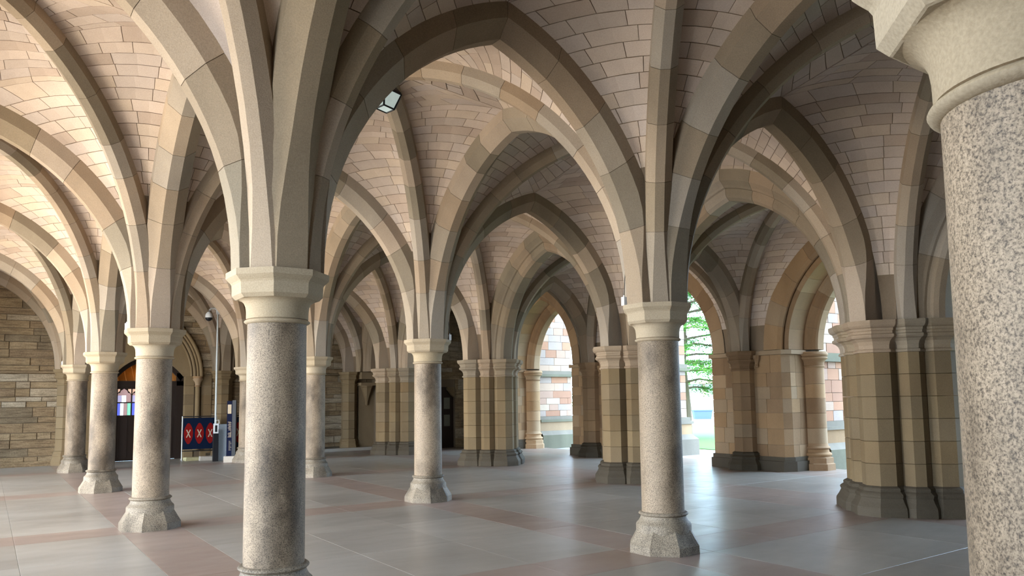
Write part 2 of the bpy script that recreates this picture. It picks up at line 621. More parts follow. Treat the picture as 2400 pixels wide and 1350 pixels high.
def panel_stones(P):
    """list of (screen size, MB) for the stones of one panel"""
    out = []
    n = 30
    acc = [0.0]
    for i in range(n):
        acc.append(acc[-1] + (P.W((i + 1) / n, 0.5) - P.W(i / n, 0.5)).length)

    def s_at(l):
        for i in range(n):
            if acc[i + 1] >= l:
                return (i + (l - acc[i]) / max(1e-9, acc[i + 1] - acc[i])) / n
        return 1.0
    L = acc[-1]
    l0 = None
    nc = max(4, round(L * (1 - SMIN) / 0.165))
    ls = [L * SMIN + L * (1 - SMIN) * k / nc for k in range(nc + 1)]
    sb = [s_at(l) for l in ls]
    m = min(range(1, nc), key=lambda q: abs(sb[q] - P.sk))
    if P.sk < 0.995 and abs(sb[m] - P.sk) < 0.03:
        sb[m] = P.sk
    for k in range(nc):
        s0, s1 = sb[k], sb[k + 1]
        if s1 - s0 < 0.004:
            continue
        sm = (s0 + s1) / 2
        wid = (P.W(sm, 1) - P.W(sm, 0)).length
        if wid < 0.12:
            continue
        m = max(1, round(wid / 0.46))
        ts = [0.0]
        off = rnd.uniform(0.25, 0.75)
        for q in range(m):
            tq = (q + off + rnd.uniform(-0.14, 0.14)) / m
            if 0.08 * 0.46 / wid < tq < 1 - 0.08 * 0.46 / wid:
                ts.append(tq)
        ts.append(1.0)
        gs = min(0.2, 0.0042 / max(0.03, (P.W(s1, 0.5) - P.W(s0, 0.5)).length)) * (s1 - s0)
        gt = 0.0042 / wid
        for ta, tb in zip(ts[:-1], ts[1:]):
            a0, a1, b0, b1 = s0 + gs, s1 - gs, ta + gt, tb - gt
            if b1 - b0 < 0.01:
                continue
            hh = 0.007 + rnd.uniform(-0.002, 0.002)
            top, bot = [], []
            tt = (b0, (b0 + b1) / 2, b1)
            nrm = P.N(sm, (b0 + b1) / 2)
            near = -0.001 < P.sk - s1 < 0.10
            rows = [a0 + (a1 - a0) * x for x in ((0, .3, .55, .75, .88, .96, 1) if near else (0, .5, 1))]
            nr = len(rows)
            for s in rows:
                for t in tt:
                    p = P.W(s, t)
                    top.append(p + nrm * hh)
                    bot.append(p - nrm * 0.01)
            ed = [0, 1, 2] + [3 * q + 2 for q in range(1, nr)] + [3 * (nr - 1) + 1, 3 * (nr - 1)] + [3 * q for q in range(nr - 2, 0, -1)]
            v = top + [bot[q] for q in ed]
            f = []
            for q in range(nr - 1):
                f += [(3 * q, 3 * q + 1, 3 * q + 4, 3 * q + 3), (3 * q + 1, 3 * q + 2, 3 * q + 5, 3 * q + 4)]
            for q in range(len(ed)):
                r = (q + 1) % len(ed)
                f.append((ed[q], 3 * nr + q, 3 * nr + r, ed[r]))
            pr = [project(p) for p in (top[0], top[2], top[-3], top[-1])]
            size = 0
            if all(pr):
                xs, ys = [p[0] for p in pr], [p[1] for p in pr]
                if max(xs) > 0 and min(xs) < 2400 and max(ys) > 0 and min(ys) < 1350:
                    ax = pr
                    size = 0.5 * abs((ax[3][0] - ax[0][0]) * (ax[2][1] - ax[1][1]) - (ax[2][0] - ax[1][0]) * (ax[3][1] - ax[0][1]))
            out.append((size, MB().add(v, f)))
    return out


D_MAIN, W_MAIN = 0.30, 0.20
D_DIAG, W_DIAG = 0.20, 0.115

COLS = {-1: None, 0: 0.0, 1: SU}


def start(side, j, kind):
    """plan point where a rib's soffit leaves its support. side: 'c0','c1' columns; 'pw','pe' pier west / east; 'r' respond;
    'lp' left pier; kind: (dx,dy) direction signs; j may be 'w' for the end wall"""
    dx, dy = kind
    y = YW - 0.08 if j == 'w' else (yp(j) if side in ('pw', 'pe') else yj(j))
    if side in ('c0', 'c1'):
        x = 0.0 if side == 'c0' else SU
        a = 0.335
        return (x, y, a)
    if side in ('pw', 'lp'):
        if side == 'pw':
            if dy == 0:
                return (XP - 0.53 - 0.25, y)
            if dx == 0:
                return (XP, y + dy * 0.78)
            return (XP - 0.45, y + dy * 0.47)
        m = SU - XP
        if dy == 0:
            return (m + 0.78, y)
        if dx == 0:
            return (m, y + dy * 0.78)
        return (m + 0.45, y + dy * 0.47)
    if side == 'pe':
        if dy == 0:
            return (XP + 0.78, y)
        if dx == 0:
            return (XP, y + dy * 0.78)
        return (XP + 0.45, y + dy * 0.47)
    if side == 'r':
        if dy == 0:
            return (XW - 0.30, y)
        if dx == 0:
            return (XW, y + dy * 0.97)
        return (XW - 0.22, y + dy * 0.22)


def S_of(side, j, d, E):
    q = start(side, j, d)
    if len(q) == 3:
        v = Vector((E[0] - q[0], E[1] - q[1]))
        if d[1] == 0:
            v = Vector((d[0], 0))
        if d[0] == 0:
            v = Vector((0, d[1]))
        if j == 'w' and d[0] == 0:
            v = Vector((0, d[1]))
        v.normalize()
        return (q[0] + v.x * q[2], q[1] + v.y * q[2])
    return q


BX = [('lp', 'c0'), ('c0', 'c1'), ('c1', 'pw'), ('pe', 'r')]
XMID = {}
for L, R in BX:
    a = S_of(L, 1, (1, 0), (0, 0))[0]
    b = S_of(R, 1, (-1, 0), (0, 0))[0]
    XMID[(L, R)] = (a + b) / 2
BY = [(-2, -1), (-1, 0), (0, 1), (1, 2), (2, 3), (3, 'w')]
YMID = {}
for a, b in BY:
    YMID[(a, b)] = (yj(a) + (YW - 0.08 if b == 'w' else yj(b))) / 2
XAR = {('lp', 'c0'): 2.5, ('c0', 'c1'): 2.5, ('c1', 'pw'): 2.5, ('pe', 'r'): 2.05}
HALF = {}


def yrise(side, by):
    if by[1] == 'w':
        return 2.0
    return {'c0': 2.80, 'c1': 2.80, 'pw': 2.45, 'pe': 2.45, 'lp': 2.45, 'r': 2.30}[side]


def x_half(bx, j, which):
    k = ('x', bx, j, which)
    if k not in HALF:
        E = (XMID[bx], YW - 0.08 if j == 'w' else (yp(j) if bx[0] in ('pe',) or (bx[1] == 'pw') else yj(j)))
        side = bx[which]
        S = S_of(side, j, ((1, 0), (-1, 0))[which], E)
        if bx[1] == 'pw' or bx[0] == 'pe':
            S = (S[0], yj(j) if j != 'w' else S[1])
            E = (E[0], S[1])
        HALF[k] = HalfRib(S, E, XAR[bx])
    return HALF[k]


def y_half(side, by, which):
    grp = 'p' if side in ('pw', 'pe') else side
    k = ('y', grp, by, which)
    if k not in HALF:
        s = 'pw' if grp == 'p' else side
        x = {'c0': 0.0, 'c1': SU, 'pw': XP, 'lp': SU - XP, 'r': XW}[s]
        E = (x, YMID[by])
        S = S_of(s, by[which], ((0, 1), (0, -1))[which], E)
        HALF[k] = HalfRib(S, E, yrise(s, by))
    return HALF[k]


def d_half(bx, by, wx, wy):
    k = ('d', bx, by, wx, wy)
    if k not in HALF:
        E = (XMID[bx], YMID[by])
        S = S_of(bx[wx], by[wy], ((1, -1)[wx], (1, -1)[wy]), E)
        rise = 3.08
        if bx == ('pe', 'r'):
            rise = 2.75
        if by[1] == 'w':
            rise = 2.85
        HALF[k] = HalfRib(S, E, rise)
    return HALF[k]


where_x = {('lp', 'c0'): 'left', ('c0', 'c1'): 'middle', ('c1', 'pw'): 'right-hand', ('pe', 'r'): 'outer aisle'}
where_y = {(-2, -1): 'behind the viewer', (-1, 0): 'overhead at the very front', (0, 1): 'over the nearest row of columns', (1, 2): 'over the second row of columns',
           (2, 3): 'over the third row of columns', (3, 'w'): 'against the end wall'}
vault_stone_total = 0
for bx in BX:
    for by in BY:
        if by == (3, 'w') and bx == ('pe', 'r'):
            pass
        root_mb = MB()
        hidden = by == (-2, -1) or (by == (-1, 0) and bx in (('lp', 'c0'), ('pe', 'r')))
        stones = []
        diags = []
        for wx in (0, 1):
            for wy in (0, 1):
                D = d_half(bx, by, wx, wy)
                X = x_half(bx, by[wy], wx)
                Y = y_half(bx[wx], by, wy)
                diags.append(D)
                sgx = 1 if (Vector((D.E.x - X.S.x, D.E.y - X.S.y)).dot(X.l) > 0) else -1
                sgy = 1 if (Vector((D.E.x - Y.S.x, D.E.y - Y.S.y)).dot(Y.l) > 0) else -1
                sdx = 1 if (Vector((X.E.x - D.S.x, X.E.y - D.S.y)).dot(D.l) > 0) else -1
                wY, dY = (0.34, 0.52) if bx[wx] in ('pw', 'pe', 'lp') else (W_MAIN, D_MAIN)
                if bx[wx] == 'r':
                    wY, dY = 0.0, 0.34
                p1 = Panel(X, sgx * W_MAIN, D_MAIN, D, sdx * W_DIAG, D_DIAG)
                p2 = Panel(Y, sgy * wY, dY, D, -sdx * W_DIAG, D_DIAG)
                for P in (p1, p2):
                    panel_back(root_mb, P)
                    if not hidden:
                        stones += panel_stones(P)
        ceil = root_mb.obj('ceiling', 'web' if hidden else 'web_mortar', kind='structure', category='vault',
                           label='pale stone rib vault, %s bay %s' % (where_x[bx], where_y[by]), group='vault bays')
        for D in diags:
            core = MB()
            if hidden:
                build_half(D, prof_diag, ceil, core, split=False)
                core.obj('diagonal_rib', 'sandstone', ceil)
            else:
                rob = empty('diagonal_rib')
                rob.parent = ceil
                build_half(D, prof_diag, rob, core, first=0.75)
                core.obj('rib_core', 'mortar', rob)
        if stones:
            stones.sort(key=lambda q: -q[0])
            rest = MB()
            c = 0
            for size, mb in stones:
                if size > 130 and c < 298:
                    mb.obj('vault_stone', 'web', ceil)
                    c += 1
                else:
                    rest.add(mb.v, mb.f)
            vault_stone_total += c
            rest.obj('far_vault_stones', 'web', ceil, kind='stuff')

row_name = {-2: 'two rows behind the viewer', -1: 'beside the viewer', 0: 'in the nearest row', 1: 'in the second row', 2: 'in the third row', 3: 'in the fourth row', 'w': 'on the end wall'}
for bx in BX:
    for j in list(JS) + ['w']:
        if j == -2:
            continue
        A, B = x_half(bx, j, 0), x_half(bx, j, 1)
        vis = j == 'w' or j >= 0 or (j == -1 and bx in (('c0', 'c1'), ('c1', 'pw')))
        ar = empty('arch', kind='thing', category='arch', group='pointed arches across the hall',
                   label='pointed cross arch of the %s bay %s' % (where_x[bx], row_name[j]))
        core = MB()
        for h in (A, B):
            build_half(h, prof_main, ar, core, split=vis)
        core.obj('arch_core', 'mortar' if vis else 'sandstone', ar)
for side in ('c0', 'c1', 'pw', 'lp'):
    for by in BY[1:]:
        ar_lab = {'c0': 'left column line', 'c1': 'right column line', 'pw': 'compound pier line', 'lp': 'left pier line'}[side]
        vis = by[1] == 'w' or by[0] >= 0 or (by[0] == -1 and side in ('c1', 'pw'))
        if side == 'lp' and by[0] not in (1, 2, 3):
            vis = False
        ar = empty('arch', kind='thing', category='arch', group='arches along the hall',
                   label='%s arch along the %s, %s' % ('broad moulded' if side in ('pw', 'lp') else 'chamfered', ar_lab, where_y[by]))
        core = MB()
        for w in (0, 1):
            h = y_half(side, by, w)
            build_half(h, prof_pier if side in ('pw', 'lp') else prof_main, ar, core, split=vis)
        core.obj('arch_core', 'mortar' if vis else 'sandstone', ar)

# bosses where the diagonal ribs cross are plain mitred stones
for bx in BX:
    for by in BY[2:]:
        D = d_half(bx, by, 0, 0)
        zt = D.z0 + D.R * sin(D.phi_end())
        MB().rings(XMID[bx], YMID[by], [(zt + 0.005, 0.055), (zt + 0.09, 0.16), (zt + 0.3, 0.17)], 8).obj(
            'keystone', 'sandstone', kind='thing', category='keystone', label='keystone of the crossing ribs, %s bay %s' % (where_x[bx], where_y[by]), group='keystones')

# ------------------------------------------------------------------ granite columns
def arc_rings(z0, z1, r0, bulge, n=6):
    return [(z0 + (z1 - z0) * k / n, r0 + bulge * sin(pi * k / n)) for k in range(n + 1)]


def make_column():
    root = empty('column', kind='thing', category='column')
    MB().rings(0, 0, [(0, 0.365), (0.085, 0.362), (0.10, 0.352), (0.245, 0.272), (0.26, 0.25)], 8).obj('plinth', 'granite_base', root)
    r = [(0.13, 0.296), (0.285, 0.296), (0.302, 0.288), (0.315, 0.272), (0.335, 0.258), (0.36, 0.246), (0.378, 0.243)]
    r += arc_rings(0.380, 0.424, 0.243, 0.024)
    MB().rings(0, 0, r, 64).obj('base_moulding', 'granite_base', root, True)
    MB().rings(0, 0, [(0.42, 0.2294), (0.9, 0.2288), (1.5, 0.227), (2.0, 0.2255), (2.268, 0.225)], 72).obj('shaft', 'granite', root, True)
    r = arc_rings(2.264, 2.302, 0.228, 0.024) + [(2.304, 0.236), (2.315, 0.237), (2.36, 0.238), (2.40, 0.243), (2.43, 0.256), (2.448, 0.275), (2.457, 0.297), (2.462, 0.30)]
    MB().rings(0, 0, r, 64).obj('bell', 'capital', root, True)
    MB().rings(0, 0, [(2.455, 0.29), (2.458, 0.297), (2.485, 0.322), (2.57, 0.325), (2.585, 0.333), (2.605, 0.352), (2.622, 0.3665), (2.669, 0.3675)], 8).obj('abacus', 'capital', root)
    return root


COLUMNS = [((0, -1), 'huge speckled granite column cut off by the right edge of the picture, seen close up'),
           ((0, 0), 'largest whole granite column, left of centre, dark stain on its lower shaft'),
           ((1, 0), 'granite column right of centre with sloping dark plinth, white sensor box on its capital'),
           ((0, 1), 'pale granite column standing straight in front of the wooden door'),
           ((1, 1), 'granite column in the middle, between the nearest column and the first far compound pier'),
           ((0, 2), 'granite column just left of the door, second from the left wall'),
           ((1, 2), 'granite column half hidden behind the right side of the largest column'),
           ((0, 3), 'leftmost granite column, standing before the rubble end wall'),
           ((1, 3), 'farthest granite column, a sliver showing left of the largest column by the banner'),
           ((1, -1), 'granite column beyond the right edge of the picture, next to the huge close one')]
proto = make_column()
for k, ((i, j), lab) in enumerate(COLUMNS):
    c = proto if k == 0 else copy_tree(proto)
    c.location = (i * SU, yj(j), 0)
    c['label'] = lab
    c['group'] = 'granite columns'


# ------------------------------------------------------------------ compound piers
CAP = [(2.225, 0.0), (2.232, 0.022), (2.25, 0.028), (2.268, 0.02), (2.275, 0.004), (2.33, 0.006), (2.38, 0.025), (2.415, 0.06), (2.43, 0.09), (2.452, 0.105), (2.475, 0.10), (2.487, 0.078),
       (2.52, 0.078), (2.53, 0.09), (2.56, 0.095), (2.575, 0.12), (2.60, 0.14), (2.63, 0.148), (2.669, 0.148)]
BASE = [(0, 0.155), (0.10, 0.155), (0.125, 0.15), (0.19, 0.11), (0.245, 0.085), (0.255, 0.092), (0.285, 0.10), (0.305, 0.085), (0.33, 0.05), (0.355, 0.055), (0.375, 0.045), (0.40, 0.0)]
SHAFTS = [(-0.53, 0, 0.25), (0.53, 0, 0.25), (0, -0.56, 0.25), (0, 0.56, 0.25), (-0.34, -0.37, 0.17), (0.34, -0.37, 0.17), (-0.34, 0.37, 0.17), (0.34, 0.37, 0.17)]


def make_pier():
    root = empty('compound_pier', kind='thing', category='pier')
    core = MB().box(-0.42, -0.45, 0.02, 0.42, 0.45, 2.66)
    core.obj('pier_core', 'pier_stone', root)
    for sx, sy, a in SHAFTS:
        sh = empty('shaft')
        sh.parent = root
        zs = [0.395 + (2.23 - 0.395) * k / 6 for k in range(7)]
        for z0, z1 in zip(zs[:-1], zs[1:]):
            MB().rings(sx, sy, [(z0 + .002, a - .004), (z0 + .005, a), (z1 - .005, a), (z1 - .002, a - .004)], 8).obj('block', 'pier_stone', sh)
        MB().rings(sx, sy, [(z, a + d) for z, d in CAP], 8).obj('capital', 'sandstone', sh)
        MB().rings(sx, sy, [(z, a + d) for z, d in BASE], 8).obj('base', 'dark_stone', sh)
    return root


PIERS = [(0, 'large compound pier on the right with a black moulded base, partly behind the huge column'),
         (1, 'compound pier half hidden behind the column right of centre'),
         (2, 'compound pier in the middle distance, its right flank lit blue by daylight'),
         (3, 'farthest compound pier, in shade near the dark corner left of the middle column')]
pp = make_pier()
for k, (j, lab) in enumerate(PIERS):
    c = pp if k == 0 else copy_tree(pp)
    c.location = (XP, yp(j), 0)
    c['label'] = lab
    c['group'] = 'compound piers'
c = copy_tree(pp)
c.location = (XP, yj(-1), 0)
c['label'] = 'compound pier beyond the right edge of the picture'
c['group'] = 'compound piers'

# left-hand pier line, outside the picture: one structure
lw = MB()
for j in JS:
    x, y = SU - XP, yj(j)
    lw.box(x - 0.42, y - 0.45, 0, x + 0.42, y + 0.45, 2.66)
    for sx, sy, a in SHAFTS:
        lw.rings(x + sx, y + sy, [(z, a + d) for z, d in BASE] + [(z, a + d) for z, d in CAP], 8)
    lw.box(x - 0.4, y - 1.15, 3.6, x + 0.3, y + 1.15, 7)
lw.box(SU - XP - 0.4, -13, 0, SU - XP + 0.3, -5.4, 6)  # solid wall added across the front bays to cut daylight
lw.box(SU - XP - 0.4, -13, 5.5, SU - XP + 0.3, YW, 7)
lw.obj('wall_left', 'sandstone', kind='structure', category='arcade', label='open arcade of compound piers along the left side, front bays walled up to cut daylight, outside the picture')

# ------------------------------------------------------------------ outer wall on the right with its arched openings
PLAN_HALF = 0.97
X_REV, X_COL, X_OUT = 12.68, 13.22, 13.75
ZS = 2.60


def wall_blocks(root, y0):
    h = PLAN_HALF
    zs = [0.30]
    while zs[-1] < 2.5:
        zs.append(min(2.56, zs[-1] + rnd.uniform(0.25, 0.36)))
        if 2.56 - zs[-1] < 0.16:
            zs[-1] = 2.56
    for z0, z1 in zip(zs[:-1], zs[1:]):
        g = 0.003
        cuts = [-h, -h + rnd.uniform(0.28, 0.45), -0.24, 0.24, h - rnd.uniform(0.28, 0.45), h]
        for a, b in zip(cuts[:-1], cuts[1:]):
            pr = rnd.uniform(-0.004, 0.004)
            MB().box(XW + pr, y0 + a + g, z0 + g, XW + 0.12, y0 + b - g, z1 - g).obj('block', 'ashlar', root)
        for s in (-1, 1):
            a = y0 + s * h
            b = y0 + s * (h + 0.10)
            MB().poly_prism([(XW + 0.005, a - s * 0.02), (XW + 0.005, a), (X_REV, b), (X_REV + 0.05, b - s * 0.1)][::-s], z0 + g, z1 - g).obj('quoin', 'ashlar', root)
            m = X_REV + rnd.uniform(0.18, 0.36)
            MB().box(X_REV + g, b - 0.08, z0 + g, m - g, b + (0.0 if s > 0 else 0.08), z1 - g).obj('quoin', 'ashlar', root) if s > 0 else MB().box(X_REV + g, b, z0 + g, m - g, b + 0.08, z1 - g).obj('quoin', 'ashlar', root)
            MB().box(m + g, min(b, b - s * 0.08), z0 + g, X_COL, max(b, b - s * 0.08), z1 - g).obj('quoin', 'ashlar', root)


WLAB = {-1: 'unseen', 0: 'first', 1: 'wall pier between the two bright openings, right of the middle', 2: 'wall pier left of the tree opening, behind the second pier', 3: 'shaded wall pier at the far end of the aisle'}
WNAME = {-2: 'outer wall pier two bays behind the viewer', -1: 'outer wall pier beside the viewer, beyond the right edge', 0: 'outer wall pier hidden behind the huge right column',
         1: 'brown ashlar wall pier between the tree opening and the rightmost opening', 2: 'brown ashlar wall pier between the reddish-wall opening and the tree opening', 3: 'outer wall pier at the far end of the right aisle'}
for j in JS:
    y0 = yj(j)
    wall = empty('wall_right', kind='structure', category='wall', label=WNAME[j], group='outer wall piers')
    h = PLAN_HALF
    core = MB()
    core.poly_prism([(XW + 0.02, y0 - h + 0.01), (X_REV + .02, y0 - h - 0.085), (X_OUT, y0 - h - 0.085), (X_OUT, y0 + h + 0.085), (X_REV + .02, y0 + h + 0.085), (XW + 0.02, y0 + h - 0.01)], 0, 2.66)
    core.poly_prism([(XW + 0.15, y0 - 0.75), (X_OUT, y0 - 1.1), (X_OUT, y0 + 1.1), (XW + 0.15, y0 + 0.75)], 2.6, 7)
    core.obj('wall_core', 'mortar', wall)
    if 0 <= j <= 3:
        wall_blocks(wall, y0)
    # plinth, string course
    MB().poly_prism([(XW - 0.10, y0 - h - .03), (X_REV, y0 - h - 0.17), (X_COL, y0 - h - 0.17), (X_COL, y0 + h + 0.17), (X_REV, y0 + h + 0.17), (XW - 0.10, y0 + h + .03)], 0, 0.22).obj('plinth', 'dark_stone', wall)
    MB().poly_prism([(XW - 0.05, y0 - h - .02), (X_REV, y0 - h - 0.13), (X_COL, y0 - h - 0.13), (X_COL, y0 + h + 0.13), (X_REV, y0 + h + 0.13), (XW - 0.05, y0 + h + .02)], 0.22, 0.31).obj('plinth_weathering', 'dark_stone', wall)
    MB().poly_prism([(XW - 0.055, y0 - h - .05), (X_REV, y0 - h - 0.15), (X_COL, y0 - h - 0.15), (X_COL, y0 + h + 0.15), (X_REV, y0 + h + 0.15), (XW - 0.055, y0 + h + .05)], 2.565, 2.66).obj('string_course', 'ashlar', wall)
    # respond: half octagonal shaft
    rs = empty('respond_shaft')
    rs.parent = wall
    zs = [0.40, 0.72, 1.02, 1.33, 1.64, 1.94, 2.25]
    for z0, z1 in zip(zs[:-1], zs[1:]):
        MB().rings(XW - 0.06, y0, [(z0 + .002, .246), (z0 + .006, .25), (z1 - .006, .25), (z1 - .002, .246)], 8).obj('block', 'ashlar', rs)
    MB().rings(XW - 0.06, y0, [(z, 0.25 + d * 0.75) for z, d in CAP], 8).obj('capital', 'ashlar', rs)
    MB().rings(XW - 0.06, y0, [(z, 0.25 + d) for z, d in BASE], 8).obj('base', 'dark_stone', rs)
    if 0 <= j:
        for s in (-1, 1):
            cm = MB()
            cm.rings(XW - 0.03, y0 + s * 0.36, [(2.30, 0.03), (2.33, 0.05), (2.36, 0.035), (2.42, 0.05), (2.50, 0.08), (2.57, 0.085)], 8)
            cm.obj('corbel', 'ashlar', wall)

# small engaged columns in the openings
CLAB = {(0, 1): 'engaged small column in the rightmost opening, out of sight behind the big right pier', (1, -1): 'engaged banded column at the left side of the rightmost opening',
        (1, 1): 'engaged column at the near side of the tree opening, hidden by its wall pier', (2, -1): 'engaged column in the left side of the tree opening, behind the right-hand column',
        (2, 1): 'engaged column at the near side of the reddish-wall opening', (3, -1): 'engaged column at the left side of the reddish-wall opening, beside the far lit pier'}
for j in (0, 1, 2, 3):
    for s in (-1, 1):
        if (j, s) not in CLAB:
            continue
        x, y = 13.45, yj(j) + s * 1.10
        c = empty('engaged_column', (x, y, 0), kind='thing', category='column', label=CLAB[(j, s)], group='engaged columns of the outer arcade')
        zs = [0.58, 0.92, 1.25, 1.58, 1.90, 2.28]
        for z0, z1 in zip(zs[:-1], zs[1:]):
            MB().rings(0, 0, [(z0 + .002, .245), (z0 + .006, .25), (z1 - .006, .25), (z1 - .002, .245)], 32).obj('drum', 'ashlar', c, True)
        r = arc_rings(2.27, 2.31, 0.25, 0.03) + [(2.315, 0.255), (2.38, 0.26), (2.43, 0.29), (2.45, 0.31), (2.452, 0.32)] + arc_rings(2.455, 2.51, 0.32, 0.02) + [(2.515, 0.31)] + arc_rings(2.52, 2.60, 0.33, 0.02) + [(2.62, 0.33)]
        MB().rings(0, 0, r, 32).obj('capital', 'ashlar', c, True)
        MB().rings(0, 0, [(0, 0.36), (0.14, 0.36), (0.16, 0.33), (0.27, 0.33), (0.29, 0.30)], 8).obj('plinth', 'ashlar', c)
        MB().rings(0, 0, [(0.28, 0.30)] + arc_rings(0.30, 0.38, 0.30, 0.03) + [(0.39, 0.275), (0.44, 0.27)] + arc_rings(0.45, 0.52, 0.27, 0.03) + [(0.53, 0.26), (0.585, 0.25)], 32).obj('base_moulding', 'ashlar', c, True)


def order_prof(a, b, ch=0.0, depth=0.4):
    m = (a + b) / 2
    hw = (b - a) / 2
    if ch:
        return lambda s: [(hw - ch, 0.0), (hw, ch), (hw, depth)]
    return lambda s: [(hw - 0.004, 0.0), (hw, 0.004), (hw, depth)]


OLAB = {(-2, -1): 'outer opening arch far behind the viewer', (-1, 0): 'outer opening arch beyond the right edge', (0, 1): 'stepped arch over the rightmost daylight opening', (1, 2): 'stepped arch over the opening with the tree',
        (2, 3): 'stepped arch over the far opening that shows a reddish wall'}
for by in BY[1:-1]:
    ya, yb = yj(by[0]), yj(by[1])
    ym = (ya + yb) / 2
    ar = empty('arch', kind='thing', category='arch', label=OLAB[by], group='arches of the outer openings')
    core = MB()
    vis = by[0] >= 0
    for s in (-1, 1):
        def S(half):
            return ym - s * half
        x1 = (XW - 0.02 + X_REV) / 2
        build_half(HalfRib((x1, S(SV / 2 - PLAN_HALF)), (x1, ym), 2.30), lambda t: [(0.03, 0.0), (0.10, 0.07), (0.10, 0.42)], ar, core, 'ashlar', vis, 0.5, 0.5)
        x2 = (X_REV + X_COL) / 2
        build_half(HalfRib((x2, S(SV / 2 - PLAN_HALF - 0.10)), (x2, ym), 2.16), order_prof(X_REV - 0.02, X_COL + 0.02, 0.0, 1.0), ar, core, 'ashlar', vis, 0.45, 0.42)
        x3 = (X_COL + X_OUT) / 2
        build_half(HalfRib((x3, S(SV / 2 - 1.10 - 0.22)), (x3, ym), 1.90), lambda t: [(0.11, 0.0), (0.15, 0.03), (0.17, 0.10), (0.20, 0.13), (0.255, 0.18), (0.265, 1.5)], ar, core, 'ashlar', vis, 0.45, 0.40)
    core.obj('arch_core', 'mortar' if vis else 'ashlar', ar)
MB().box(X_REV + 0.1, -13, 5.35, X_OUT, YW + 0.3, 7).obj('upper_light_block', 'ashlar', kind='structure', category='wall', label='unseen slab added above the outer openings to block light leaks')  # slab added over the arches so no sky light leaks in
MB().box(X_COL, -13, 0, X_OUT - .02, -6.4, 5.6).obj('right_light_block', 'ashlar', kind='structure', category='wall', label='added wall that shuts daylight out of the outer openings beside the viewer, outside the picture')  # added to close the openings behind the camera and darken camera-facing stone
MB().box(XW, yj(3) + 1.0, 0, X_OUT, YW + 0.3, 5.6).obj('wall_right_end', 'rubble', kind='structure', category='wall', label='blank end of the outer wall beyond the last opening')
MB().box(-9.3, -13.3, 6.5, X_OUT + 0.1, YW + 0.6, 6.8).obj('sky_block', 'mortar', kind='structure', category='sky_block', label='unseen flat slab added above the vaults to block the sky')  # unseen cover added only to keep the sky off the vaults
fw = MB().box(-9.2, -13.2, 0, X_OUT, -12.6, 6.6)
fw.obj('front_light_block', 'rubble', kind='structure', category='wall', label='added light-blocking wall behind the viewer, outside the picture')  # unseen wall added behind the camera to limit the light


# ------------------------------------------------------------------ end wall
DX0, DX1 = 1.08, 3.154         # doorway in the end wall
DOOR_C = 2.117
wb = empty('wall_back', kind='structure', category='wall', label='end wall of rough brown coursed rubble behind the far columns')
core = MB()
core.box(-9, YW, 0, DX0, YW + 0.5, 7)
core.box(DX1, YW, 0, 9.4, YW + 0.5, 7)
core.box(DX0, YW, 3.25, DX1, YW + 0.5, 7)
core.obj('wall_core', 'mortar', wb)


def door_arch_x(z):
    """half width of the moulded door arch at height z"""
    if z <= 2.5:
        return 1.5
    R = (1.5 ** 2 + 2.0 ** 2) / 3.0
    q = R * R - (z - 2.5) ** 2
    return max(0.0, sqrt(max(0, q)) - (R - 1.5)) if z < 4.5 else 0.0


far_rub = MB()
z = 0.0
nst = 0
while z < 6.2:
    h = rnd.choice((0.13, 0.16, 0.19, 0.21, 0.23, 0.27))
    if z < 2.55 < z + h + 0.05:
        h = 2.55 - z
    x = -5.0 + rnd.random() * 0.4
    while x < 9.3:
        w = rnd.uniform(0.32, 1.15)
        x1 = min(x + w, 9.35)
        hw = door_arch_x(z + h / 2) + 0.02
        lo, hi = DOOR_C - hw, DOOR_C + hw
        segs = []
        if x1 <= lo or x >= hi or hw < 0.05:
            segs = [(x, x1)]
        else:
            if x < lo - 0.06:
                segs.append((x, lo))
            if x1 > hi + 0.06:
                segs.append((hi, x1))
        for a, b in segs:
            g = 0.004
            pr = rnd.uniform(0.010, 0.035)
            ch = 0.008
            j4 = [rnd.uniform(-0.004, 0.004) for _ in range(4)]
            v = [(a + g, YW + .01, z + g), (b - g, YW + .01, z + g), (b - g, YW + .01, z + h - g), (a + g, YW + .01, z + h - g),
                 (a + g + ch, YW - pr + j4[0], z + g + ch), (b - g - ch, YW - pr + j4[1], z + g + ch), (b - g - ch, YW - pr + j4[2], z + h - g - ch), (a + g + ch, YW - pr + j4[3], z + h - g - ch)]
            f = [(4, 5, 6, 7), (0, 1, 5, 4), (1, 2, 6, 5), (2, 3, 7, 6), (3, 0, 4, 7)]
            m = (a + b) / 2
            show = (-1.9 < m < 0.15 or 3.2 < m < 4.9 or 7.4 < m < 8.9) and z < 4.7
            mb = MB().add(v, f)
            if show and nst < 298:
                mb.obj('stone', 'rubble', wb)
                nst += 1
            else:
                far_rub.add(v, f)
        x = x1
    z += h
far_rub.obj('hidden_rubble', 'rubble', wb, kind='stuff')
for a, b in ((-5, DOOR_C - 1.6), (DOOR_C + 1.6, 9.3)):
    MB().add([(a, YW - 0.02, 2.545), (b, YW - 0.02, 2.545), (b, YW - 0.075, 2.57), (a, YW - 0.075, 2.57), (a, YW - 0.075, 2.615), (b, YW - 0.075, 2.615), (b, YW - 0.02, 2.64), (a, YW - 0.02, 2.64)],
             [(0, 1, 2, 3), (3, 2, 5, 4), (4, 5, 6, 7), (0, 3, 4, 7), (1, 6, 5, 2)]).obj('string_course', 'rubble', wb)
MB().box(-5, YW - 0.09, 0, DX0 - 0.6, YW, 0.14).obj('plinth', 'rubble', wb)
MB().box(DX1 + 0.6, YW - 0.09, 0, 9.3, YW, 0.14).obj('plinth', 'dark_stone', wb)
MB().box(7.0, YW - 0.5, 0.0, 9.3, YW, 0.10).obj('step', 'flag_grey', wb)
